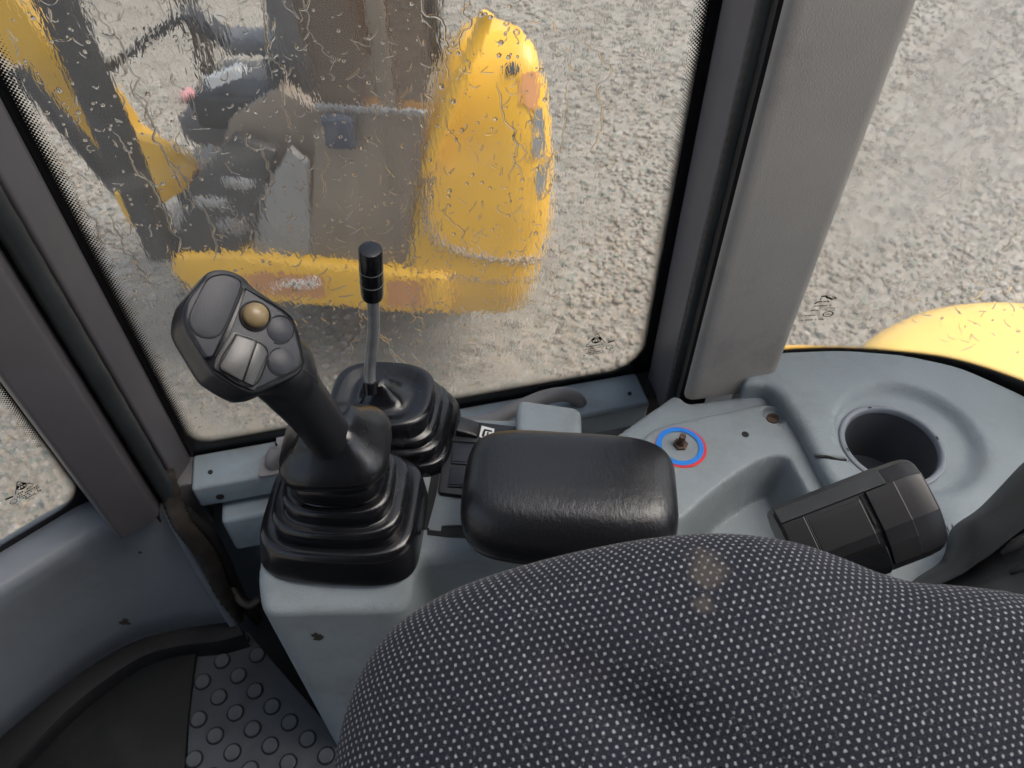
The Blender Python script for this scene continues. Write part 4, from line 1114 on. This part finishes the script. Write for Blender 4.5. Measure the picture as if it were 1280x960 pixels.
sf = thing('rear_shelf', 'blue grey moulded shelf with round cup hole under the rear window', 'shelf')
shp = [P(x, y, SH) for x, y in ((930, 444), (978, 437), (1050, 434), (1130, 440), (1200, 455), (1280, 490), (1380, 547), (1480, 640), (1420, 760), (1260, 800), (1130, 760), (1085, 690), (1052, 622), (1030, 588), (1002, 533), (975, 492), (960, 480), (930, 480))]
spoly = round_poly([Vector((p.x, p.y)) for p in shp], [0.01, 0.01, 0.02, 0.02, 0.02, 0.02, 0.03, 0.03, 0.03, 0.02, 0.02, 0.01, 0.01, 0.006, 0.01, 0.008, 0.008, 0.005], 4)
hc = P(1115, 556, SH - 0.010); hr = 0.0555
hole = [Vector((hc.x + hr * math.cos(a), hc.y + hr * math.sin(a))) for a in (2 * math.pi * i / 64 for i in range(64))]
dcx = hc + Vector((0.017, 0.006, 0))
g0 = P(1019, 569, SH); g1 = P(1058, 574, SH)
def shz(X, Y):
    d = np.hypot(X - dcx.x, Y - dcx.y)
    t = np.clip((0.082 - d) / 0.016, 0, 1); z = SH - 0.011 * t * t * (3 - 2 * t)
    d2 = np.hypot(X - hc.x, Y - hc.y); t2 = np.clip((0.0665 - d2) / 0.006, 0, 1); z = np.minimum(z, z * (1 - t2) + t2 * (SH - 0.010)) 
    # moulded split line running to the cup
    ax_, ay_ = g1.x - g0.x, g1.y - g0.y; L2 = ax_ * ax_ + ay_ * ay_
    tt = ((X - g0.x) * ax_ + (Y - g0.y) * ay_) / L2; ds = np.abs((X - g0.x) * ay_ - (Y - g0.y) * ax_) / math.sqrt(L2)
    return z - np.where((tt > -0.6) & (tt < 1.1), 0.004 * np.clip(1 - ds / 0.003, 0, 1), 0)
ex = [(hc.x + r * math.cos(a), hc.y + r * math.sin(a)) for r in (0.058, 0.061, 0.064, 0.067) for a in (2 * math.pi * i / 72 for i in range(72))]
ex += [(g0.x + (g1.x - g0.x) * t + (g1.y - g0.y) * q, g0.y + (g1.y - g0.y) * t - (g1.x - g0.x) * q) for t in np.linspace(-0.6, 1.1, 24) for q in (-0.16, -0.08, 0, 0.08, 0.16)]
sheet('shelf_moulding', spoly, shz, M['grey'], sf, 0.006, 0.010, 0.10, hole=hole, extra=ex)
gp = catmull([g0, g0.lerp(g1, 0.4) + Vector((0, 0.001, 0)), g0.lerp(g1, 0.75) + Vector((0, -0.0015, 0)), g1], 5)
v, f = tube([p + Vector((0, 0, -0.0012)) for p in gp], 0.0017, 8); obj('crack', v, f, M['void'], sf)
v, f = lathe(hc + Vector((0, 0, 0.0)), UP, [(-0.004, 0.0500), (-0.002, 0.0505), (0.0012, 0.0515), (0.0022, 0.0535), (0.0022, 0.0565), (0.0015, 0.0578), (-0.004, 0.058)], 64, False)
cup = obj('cup_holder', v, f, M['ring'], sf, 60)
cup.data.polygons  # ring
me = cup.data
v = []; f = []
rings = [[hc + Vector((r * math.cos(a), r * math.sin(a), h)) for a in (2 * math.pi * i / 56 for i in range(56))] for h, r in ((-0.001, 0.0512), (-0.03, 0.0502), (-0.085, 0.0485), (-0.088, 0.045), (-0.088, 0.001))]
v, f = loft(rings, False, True); obj('cup_well', v, f, M['well'], cup, 40, fix=False)
rgs = random.Random(11)
for q_ in ((1186, 664), (1191, 661), (1195, 672), (1199, 664), (1203, 676), (1190, 683)):
    p0_ = P(q_[0], q_[1], SH + 0.0003); d_ = Vector((rgs.uniform(-0.2, 0.3), 1, 0)).normalized() * rgs.uniform(0.004, 0.009)
    v, f = tube([p0_, p0_ + d_ * 0.5, p0_ + d_], [0.0002, 0.0005, 0.0002], 6); obj('scratch', v, f, M['scuff'], sf)
for a in (1.75, 3.3, 0.15):
    c = hc + Vector((0.0535 * math.cos(a), 0.0535 * math.sin(a), 0.0022)); t = Vector((-math.sin(a), math.cos(a), 0)); n_ = Vector((math.cos(a), math.sin(a), 0))
    v, f = box_vf(c, t * 0.0022, n_ * 0.0007, UP * 0.0004); obj('clip_notch', v, f, M['void'], cup, None)
# ------------------------------------------------------------------ seat
st_ = thing('driver_seat', 'driver seat backrest in dark fabric with pale woven dots', 'seat')
sil = [(404, 1130), (412, 1040), (424, 960), (438, 895), (462, 835), (500, 785), (556, 748), (620, 722), (700, 699), (770, 684), (830, 675), (890, 671), (945, 674), (1000, 684), (1050, 701), (1095, 719), (1140, 731), (1200, 736), (1270, 746), (1340, 770), (1420, 830), (1480, 930), (1500, 1050), (1480, 1200), (1200, 1330), (900, 1350), (600, 1300)]
def seat_depth(x, y):               # reclined cushion: the near edge is closer
    return 0.560 - 0.00006 * (x - 850) * 0.3 - 0.00020 * (y - 700) + 0.00003 * max(0, x - 1000)
sp3 = catmull([D(x, y, seat_depth(x, y)) for x, y in sil] + [D(*sil[0], seat_depth(*sil[0]))], 4)[:-1]
sc_ = D(900, 960, seat_depth(900, 960))
vw = (sc_ - O).normalized()
sn = (-vw * 0.9 + Vector((-0.1, -0.1, 0.4))).normalized()
NR = 34; rings = []; uvr = []
ex_ = Vector((1, 0.06, 0)); ex_ = (ex_ - sn * ex_.dot(sn)).normalized(); ey_ = sn.cross(ex_)
def crease(p, a):
    return 0.0
segs = [(D(700, 838, 0.5), D(810, 905, 0.47)), (D(810, 905, 0.47), D(960, 980, 0.45)), (D(1130, 790, 0.5), D(1260, 850, 0.5))]
def seat_disp(p, r):
    q = 0.0
    for (a, b), amp, wd in zip(segs, (0.007, 0.009, 0.006), (0.020, 0.026, 0.026)):
        ab = b - a; t = max(0, min(1, (p - a).dot(ab) / ab.length_squared)); d = (p - a - ab * t); d = (d - sn * d.dot(sn)).length
        q -= amp * math.exp(-(d / wd) ** 2)
    return q
H = 0.062
for i in range(NR):
    th = (i / (NR - 1)) * math.pi / 2
    r = math.sin(th) ** 0.9; hh = H * (math.cos(th) ** 0.75 if i < NR - 1 else 0)
    rg_ = []; ug = []
    for p in sp3:
        b = sc_ + (p - sc_) * max(r, 0.004)
        pt = b + sn * (hh - 0.0) + sn * 0 
        pt = pt + sn * seat_disp(b, r)
        rg_.append(pt)
        flat = (p - sc_)
        arc = r + 0.10 * max(0, (r - 0.8) / 0.2) ** 2
        ug.append(((flat * arc).dot(ex_) + 0.2, (flat * arc).dot(ey_) + 0.2))
    rings.append(rg_); uvr.append(ug)
for i, dn in enumerate((0.012, 0.03, 0.07, 0.11)):
    rings.append([p - sn * dn + (sc_ - p) * (0.01 + 0.05 * i) for p in rings[NR - 1]]); uvr.append([(u[0] + (u[0] - 0.2) * dn * 2, u[1] + (u[1] - 0.2) * dn * 2) for u in uvr[NR - 1]])
v, f = loft(rings, False, True)
me = mesh(v, f)
uvl = me.uv_layers.new(name='weave'); flatuv = [u for g in uvr for u in g]
for l in me.loops: uvl.data[l.index].uv = flatuv[l.vertex_index]
for nm, px_s in (('stain', (884, 706)), ('stain_low', (880, 757))):
    x_, y_ = px_s
    fr_ray = ray(x_, y_).normalized(); sb_ = BVHTree.FromPolygons([tuple(q) for q in v], f)
    h_, nn_, fi_, t_ = sb_.ray_cast(O, fr_ray)
    if h_ is not None:
        ids = f[fi_]; w_ = [1 / max(1e-6, (v[i_] - h_).length) for i_ in ids]; tw_ = sum(w_)
        M['fabric'].node_tree.nodes[nm].inputs[1].default_value = (sum(flatuv[i_][0] * a_ for i_, a_ in zip(ids, w_)) / tw_, sum(flatuv[i_][1] * a_ for i_, a_ in zip(ids, w_)) / tw_, 0)
seat_o = link('backrest', fixn(me), M['fabric'], st_, 70)
# frame behind the cushion
fr_ = [p - sn * 0.112 + (sc_ - p) * 0.2 for p in sp3[::2]]
v, f = loft([fr_, [p - sn * 0.05 for p in fr_]]); obj('back_shell', v, f, M['black'], st_, 40)

# ------------------------------------------------------------------ black housing and cover by the seat
hg = thing('recliner_housing', 'rounded black plastic housing with recessed panel between seat and cup hole', 'housing')
# built along its own axis; section is a rounded block
A0, A1 = D(976, 664, 0.700), D(1098, 617, 0.690)
axh = (A1 - A0); LH = axh.length; axh.normalize()
vh = (A0 - O).normalized(); nh = (-vh - axh * (-vh).dot(axh)).normalized(); dh = axh.cross(nh)
if dh.dot(Vector((0, SP, CP))) > 0: dh = -dh            # dh points down in the picture
def sec(s, k=1.0, top=1.0):
    pr_ = [(-0.022, -0.030), (-0.022, 0.004), (-0.0185, 0.014), (-0.005, 0.0212), (0.004, 0.0216), (0.030, 0.0200), (0.044, 0.0135), (0.060, 0.000), (0.066, -0.02), (0.050, -0.045), (-0.010, -0.045)]
    return [A0 + axh * s + dh * (0.022 + (a - 0.022) * k * 1.0) + nh * (b * k) for a, b in pr_]
rings = [sec(-0.002, 0.90), sec(0.0, 0.97), sec(0.004, 1.0), sec(LH * 0.25), sec(LH * 0.5), sec(LH * 0.80), sec(LH, 1.0), sec(LH + 0.020, 0.995), sec(LH + 0.030, 0.965), sec(LH + 0.0345, 0.91), sec(LH + 0.036, 0.84)]
v, f = loft(rings); ho = obj('shell', v, f, M['hard'], hg, 16)
def onh(s0, s1, prof, lift, th, name, mat_):
    r0 = [A0 + axh * s0 + dh * a + nh * (b + lift) for a, b in prof] + [A0 + axh * s0 + dh * a + nh * (b + lift - th) for a, b in prof[::-1]]
    r1 = [A0 + axh * s1 + dh * a + nh * (b + lift) for a, b in prof] + [A0 + axh * s1 + dh * a + nh * (b + lift - th) for a, b in prof[::-1]]
    v, f = loft([r0, r1]); me = fixn(mesh(v, f)); bevel_mesh(me, 0.0007, 2, 50); return link(name, me, mat_, hg, 14)
onh(0.000, LH + 0.004, [(-0.0225, 0.004), (-0.0185, 0.0142), (-0.006, 0.0210)], 0.0034, 0.005, 'top_band', M['strap'])
onh(0.000, LH * 0.22, [(-0.005, 0.0215), (0.004, 0.0216), (0.030, 0.0200), (0.044, 0.0135), (0.060, 0.0)], 0.0032, 0.005, 'end_band', M['hard'])
onh(LH * 0.245, LH * 0.76, [(-0.0015, 0.0214), (0.004, 0.0216), (0.030, 0.0200), (0.0395, 0.0160)], 0.0004, 0.004, 'insert_panel', M['hard'])
onh(LH * 0.245, LH * 0.79, [(0.043, 0.014), (0.052, 0.010), (0.060, 0.004), (0.066, -0.012)], 0.007, 0.010, 'lower_barrel', M['rubber'])
onh(LH * 0.83, LH + 0.010, [(-0.005, 0.0215), (0.004, 0.0216), (0.030, 0.0200), (0.044, 0.0135), (0.060, 0.0)], 0.0032, 0.005, 'end_band', M['hard'])
onh(LH * 0.225, LH * 0.243, [(-0.004, 0.0215), (0.022, 0.0212), (0.040, 0.0150)], 0.0005, 0.004, 'slot', M['void'])
onh(LH * 0.775, LH * 0.81, [(-0.004, 0.0215), (0.022, 0.0212), (0.040, 0.0150)], 0.0006, 0.004, 'slot', M['void'])

cv = thing('seat_side_cover', 'scuffed dark rubber cover curving up behind the black housing at the right edge', 'cover')
up_px = [(1118, 742), (1150, 722), (1180, 706), (1193, 690), (1200, 672), (1212, 655), (1240, 636), (1265, 612), (1300, 575), (1360, 520)]
lo_px = [(1118, 752), (1150, 738), (1180, 728), (1205, 716), (1222, 704), (1240, 692), (1262, 674), (1285, 656), (1320, 625), (1380, 570)]
ua = catmull([D(x, y, 0.74 - 0.00022 * (x - 1118)) for x, y in up_px], 5); la = catmull([D(x, y, 0.70 - 0.00022 * (x - 1118)) for x, y in lo_px], 5)
rings = []
for a, b in zip(ua, la):
    m_ = a.lerp(b, 0.5) + Vector((0, -0.004, 0.006))
    bk = Vector((0.02, 0.03, -0.05))
    rings.append([a, a.lerp(m_, 0.5) + Vector((0, 0, 0.003)), m_, b.lerp(m_, 0.5) + Vector((0, 0, 0.002)), b, b + bk * 0.3, b + bk, a + bk])
v, f = loft(rings); obj('upper_flap', v, f, M['strap'], cv, 50)
l2 = catmull([D(x, y, 0.715 - 0.0002 * (x - 1118)) for x, y in lo_px], 5)
l3_px = [(1118, 800), (1160, 790), (1200, 780), (1230, 772), (1250, 765), (1275, 755), (1300, 742), (1330, 720), (1370, 690), (1420, 640)]
l3 = catmull([D(x, y, 0.66 - 0.0002 * (x - 1118)) for x, y in l3_px], 5)
rings = []
for a, b in zip(l2, l3):
    m_ = a.lerp(b, 0.5) + Vector((0, -0.004, 0.008)); bk = Vector((0.01, 0.02, -0.05))
    rings.append([a, m_, b, b + bk, a + bk])
v, f = loft(rings); obj('lower_flap', v, f, M['strap'], cv, 50)
for q in ((1252, 692, 1290, 668, 0.008), (1262, 716, 1300, 704, 0.010)):
    v, f = tube([D(q[0], q[1], 0.655), D((q[0] + q[2]) / 2, (q[1] + q[3]) / 2, 0.650), D(q[2], q[3], 0.648)], [0.002, 0.005, 0.004], 10); obj('tear', v, f, M['void'], cv)

# ------------------------------------------------------------------ own machine's engine hood behind the rear window
eh = thing('engine_hood', 'bright yellow engine hood seen low through the wet rear window', 'engine hood')
HZ = 0.33
hpx = [(1062, 436), (1090, 406), (1130, 385), (1172, 372), (1232, 366), (1320, 372), (1480, 420), (1560, 560), (1300, 640), (1130, 530)]
hp2 = round_poly([Vector((P(x, y, HZ).x, P(x, y, HZ).y)) for x, y in hpx], 0.06, 5)
sheet('lid', hp2, lambda X, Y: HZ + 0.02 - 0.10 * np.clip((Y - 1.0), -1, 1) ** 2 * 0.3, M['yellow_own'], eh, 0.03, 0.07, 0.75)
dk = [P(x, y, 0.22) for x, y in ((850, 428), (1000, 428), (1090, 431), (1120, 470), (860, 470))]
prism('side_deck', dk, (0, 0, -0.3), M['yellow'], eh, 0.01)

# ------------------------------------------------------------------ mini excavator parked outside
mx = thing('mini_excavator', 'yellow mini excavator parked on the gravel outside the rain streaked side window', 'excavator')
EX = Vector((0.990, -0.141, 0)); EY = Vector((0.141, 0.990, 0)); E0 = Vector((-0.337, 1.99, 0))
def N(x, y, d=0.0): return V(x, y, E0 + EY * d, EY)      # on the machine's near side, d further in
sk = [N(212, 318), N(212, 340), N(232, 362), N(330, 380), N(520, 393), N(560, 393), N(560, 345), N(480, 338), N(380, 328), N(290, 318)]
prism('side_skirt', sk, EY * 1.15, M['yellow'], mx, 0.025, 3)
zs = [(-0.56, -0.40, 0.02, 2.03, 0.10), (-0.52, -0.40, 0.07, 1.985, 0.14), (-0.36, -0.37, 0.115, 1.97, 0.17), (-0.20, -0.335, 0.150, 1.98, 0.18), (-0.02, -0.305, 0.155, 2.00, 0.18), (0.14, -0.262, 0.150, 2.03, 0.17), (0.24, -0.225, 0.140, 2.06, 0.16), (0.31, -0.190, 0.120, 2.095, 0.14), (0.35, -0.155, 0.098, 2.14, 0.12), (0.375, -0.12, 0.06, 2.20, 0.08)]
rings = []
for z, x0, x1, y0, rad in zs:
    y1 = 2.95 - 0.62 * smoothstep(-0.3, 0.38, z)
    q = [Vector((x0, y0 + 0.03)), Vector((x1, y0 + 0.02)), Vector((x1 - 0.10 - 0.02, y1)), Vector((x0, y1))]
    rp2 = round_poly(q, [rad * 0.4, rad, rad, rad * 0.4], 8)
    rings.append([Vector((p.x, p.y, z)) for p in rp2])
v, f = loft(rings); hood = obj('rear_hood', v, f, M['yellow'], mx, 60)
hb_ = BVHTree.FromPolygons([tuple(p) for p in v], f)
def surf_path(pts, lift):
    out = []
    for x, y in pts:
        p, n_ = snap(x, y, hb_, lift)
        if p is not None: out.append(p)
    return out
def px_c(pts, n=6): return [(p.x, p.y) for p in catmull([Vector((x, y, 0)) for x, y in pts], n)]
seam = surf_path(px_c([(598, 58), (580, 96), (562, 140), (545, 195), (534, 245), (536, 280), (552, 303), (590, 318), (640, 325), (676, 322)]), 0.001)
v, f = tube(seam, 0.012, 8); obj('hood_seam', v, f, M['cabpanel'], mx, 60)
seam = surf_path(px_c([(520, 345), (560, 346), (620, 352), (662, 348)]), 0.0)
v, f = tube(seam, 0.004, 8); obj('hood_seam', v, f, M['cabpanel'], mx, 60)
edge = surf_path(px_c([(607, 20 + 30), (596, 70), (575, 120), (552, 180), (540, 215)]), 0.012)
fl_ = [N(610, 16, 0.10), N(600, 40, 0.09), N(575, 100, 0.05), N(550, 165, 0.03), N(534, 215, 0.02)]
v, f = tube(catmull(fl_, 5), [0.020] * 21, 10); obj('hood_edge_bar', v, f, M['yellow'], mx, 60)
def decal(name, pts, mat_, lift=0.003):
    poly = [snap(x, y, hb_, lift)[0] for x, y in pts]
    if any(p is None for p in poly): return None
    me = mesh(poly, [tuple(range(len(poly)))]); return link(name, me, mat_, mx, None)
decal('warning_sticker', [(650, 92), (670, 88), (673, 120), (668, 140), (652, 128)], M['decal_pink'], 0.006)
decal('stripe_decal', [(666, 140), (676, 132), (680, 170), (676, 196), (664, 200)], M['decal_grey'], 0.006)
decal('stripe_decal', [(668, 222), (682, 190), (683, 222), (672, 252)], M['decal_grey'], 0.006)
p, n_ = snap(641, 86, hb_, 0.0)
v, f = lathe(p, n_, [(0, 0.018), (0.012, 0.016), (0.013, 0.002)], 16); obj('hood_lock', v, f, M['dark_steel'], mx)
def onskirt(name, pts, mat_, lift=0.004, parent=mx):
    poly = [V(x, y, E0 - EY * lift, EY) for x, y in pts]; me = mesh(poly, [tuple(range(len(poly)))]); return link(name, fixn(me), mat_, parent, None)
stk = onskirt('side_sticker', [(304, 343), (330, 340), (405, 346), (408, 372), (330, 368), (306, 362)], M['decal_pink'])
scrb = [[(350, 350), (346, 354), (350, 359), (358, 357), (360, 352)], [(360, 357), (364, 350), (366, 358), (372, 351), (374, 358)], [(376, 352), (379, 358), (383, 350), (380, 349)], [(385, 358), (388, 350), (391, 358)], [(394, 346), (394, 359), (398, 356)]]
mb = MB()
for s in scrb:
    pth = catmull([V(x, y, E0 - EY * 0.006, EY) for x, y in s], 4); v, f = tube(pth, 0.0045, 6); mb.add(v, f)
mb.build('sticker_lettering', M['white'], stk, 60)
onskirt('label_plate', [(482, 350), (530, 352), (534, 384), (484, 383)], M['decal_pink'], 0.004)
# cab of the mini excavator
def cpost(name, a, b, w=0.085, d=0.0, mat_=None):
    bar(name, N(*a, d), N(*b, d) , w, w, mat_ or M['dark_steel'], mx, 0.008, up=EX)
def vpost(name, x, y, d, w, ztop=1.25, mat_=None, dy=None):
    p = N(x, y, d); bar(name, p, Vector((p.x, p.y, ztop)), w, dy or w, mat_ or M['dark_steel'], mx, 0.006, up=EY)
vpost('cab_post', 207, 318, 0.03, 0.085)
vpost('cab_post', 288, 178, 0.95, 0.055)
vpost('cab_post', 512, 330, 0.06, 0.05, mat_=M['cabpanel'])
vpost('cab_post', 548, 110, 0.95, 0.05)
zf = N(300, 320, 0.1).z
cab_floor = [N(214, 318, 0.06), N(505, 338, 0.06), N(505, 338, 0.06) + EY * 1.0, N(214, 318, 0.06) + EY * 1.0]
for p_ in cab_floor: p_.z = zf
prism('cab_floor', cab_floor, (0, 0, -0.04), M['dark_steel'], mx, 0)
# near-side rear quarter: lower panel and tinted upper light
prism('quarter_panel', [N(385, 327, 0.04), N(505, 336, 0.04), N(532, 146, 0.04), N(396, 138, 0.04)], EY * 0.03, M['cabpanel'], mx, 0.006)
prism('quarter_window', [N(397, 134, 0.045), N(532, 141, 0.045), N(548, -60, 0.045), N(348, -60, 0.045)], EY * 0.008, M['tint'], mx, 0)
bar('window_rail', N(392, 132, 0.03), N(534, 141, 0.03), 0.016, 0.016, M['lightgrey'], mx, 0.004)
prism('door_panel', [N(262, 322, 0.09), N(388, 328, 0.09), N(398, 140, 0.09), N(350, 108, 0.09), N(286, 150, 0.09), N(275, 190, 0.09)], EY * 0.05, M['cabpanel'], mx, 0.01)
prism('rear_bulkhead', [N(392, 330, 0.1), N(392, 330, 1.0), N(392, 330, 1.0) + UP * 0.75, N(392, 330, 0.1) + UP * 0.75], EX * 0.05, M['dark_steel'], mx, 0)
# seat and controls
sb = N(392, 150, 0.45)
def rbox(name, c, hx_, hy_, hz_, mat_, bev=0.03, parent=mx):
    v, f = box_vf(c, EX * hx_, EY * hy_, UP * hz_); me = fixn(mesh(v, f)); bevel_mesh(me, bev, 3); return link(name, me, mat_, parent)
rbox('seat_back', N(400, 60, 0.45), 0.07, 0.22, 0.32, M['seatgrey'], 0.04)
rbox('seat_cushion', N(330, 130, 0.45), 0.22, 0.22, 0.06, M['seatgrey'], 0.04)
rbox('control_box', N(300, 130, 0.20), 0.13, 0.07, 0.06, M['dark_steel'], 0.02)
bx_ = N(284, 96, 0.16); v, f = bar_vf(N(264, 102, 0.16), N(302, 86, 0.16), 0.04, 0.03); obj('grab_pad', v, f, M['white'], mx)
rbox('rest_pad', N(322, 52, 0.50), 0.10, 0.05, 0.03, M['lightgrey'], 0.02)
bar('travel_lever', N(138, 84, 0.55), N(228, 18, 0.55), 0.03, 0.03, M['dark_steel'], mx, 0.004)
bar('upper_beam', N(228, 14, 0.6), N(300, 60, 0.6), 0.07, 0.05, M['dark_steel'], mx, 0.006)
rbox('blue_reflection', N(424, 164, 0.012), 0.048, 0.02, 0.055, M['navy'], 0.03)  # small block standing in for a bluish dark reflection on the cab side
rbox('pedal', N(268, 246, 0.05), 0.055, 0.04, 0.02, M['lightgrey'], 0.012)
rbox('pedal', N(303, 222, 0.05), 0.05, 0.04, 0.02, M['lightgrey'], 0.012)
rbox('pedal', N(292, 278, 0.03), 0.05, 0.03, 0.025, M['seatgrey'], 0.012)
prism('step_plate', [N(318, 316, 0.03), N(388, 320, 0.03), N(384, 205, 0.03), N(360, 186, 0.03), N(330, 240, 0.03)], EY * 0.03, M['lightgrey'], mx, 0.006)
prism('floor_edge', [N(212, 316, 0.02), N(300, 322, 0.02), N(345, 190, 0.02), N(290, 170, 0.02), N(240, 230, 0.02)], EY * 0.04, M['dark_steel'], mx, 0.008)
prism('yellow_bracket', [N(436, -20, 0.7), N(482, -20, 0.7), N(468, 70, 0.7), N(455, 70, 0.7)], EY * 0.04, M['yellow'], mx, 0.006)
rf = [N(190, 318, 0.0), N(540, 330, 0.0), N(540, 330, 0.0) + EY * 1.05, N(190, 318, 0.0) + EY * 1.05]
for p_ in rf: p_.z = 1.25
prism('unseen_cab_roof', rf, (0, 0, 0.06), M['dark_steel'], mx, 0.02)
# boom and swing bracket at the front (left in the picture)
bm_ = [N(216, 222, 0.55), N(150, 178, 0.55), N(100, 112, 0.55), N(40, 40, 0.55), N(-60, -90, 0.55)]
rings = []
for i, p in enumerate(bm_):
    t = (bm_[min(i + 1, 4)] - bm_[max(i - 1, 0)]).normalized(); s_ = EY; n_ = t.cross(s_).normalized()
    w, h = 0.085, (0.07, 0.085, 0.095, 0.11, 0.11)[i]
    rings.append([p + s_ * w + n_ * h, p - s_ * w + n_ * h, p - s_ * w - n_ * h, p + s_ * w - n_ * h])
v, f = loft(rings); me = fixn(mesh(v, f)); bevel_mesh(me, 0.012, 2); link('boom', me, M['yellow'], mx)
for d_ in (0.36, 0.70):
    prism('swing_bracket', [N(165, 172, d_), N(205, 182, d_), N(246, 210, d_), N(232, 238, d_), N(200, 258, d_), N(178, 262, d_), N(160, 215, d_)], EY * 0.05, M['yellow'], mx, 0.01)
v, f = tube([N(20, 85, 0.35), N(90, 165, 0.35), N(160, 248, 0.35)], 0.035, 12); obj('boom_ram', v, f, M['dark_steel'], mx)
bar('front_guard', N(150, 238, 0.10), N(172, 282, 0.10), 0.04, 0.03, M['yellow'], mx, 0.006)
# undercarriage
tc_ = [N(240, 420, 0.15), N(560, 440, 0.15)]
for d_ in (0.50, 0.95):
    a, b = N(300, 372, d_), N(560, 392, d_); a.z = b.z = GZ + 0.16
    pts = [a + EX * (-0.0) + UP * 0.15, b + UP * 0.15] + [b + EX * 0.15 * math.sin(q) + UP * 0.15 * math.cos(q) for q in np.linspace(0.3, 2.84, 8)] + [b - UP * 0.15, a - UP * 0.15] + [a - EX * 0.15 * math.sin(q) - UP * 0.15 * math.cos(q) for q in np.linspace(0.3, 2.84, 8)]
    prism('track', pts, EY * 0.25, M['dark_steel'], mx, 0.01)
bar('track_frame', N(400, 380, 0.65) * 1.0 + UP * -0.1, N(400, 380, 0.9) + UP * -0.1, 0.5, 0.25, M['dark_steel'], mx, 0.01)

o = obj('cloth_rag', *box_vf(P(238, 118, GZ + 0.03), Vector((0.045, 0, 0)), Vector((0, 0.05, 0.0)), Vector((0, 0, 0.02))), M['pink'])
bevel_mesh(o.data, 0.015, 2)
tag(o, 'small pink rag lying on the gravel beyond the mini excavator cab', 'rag')
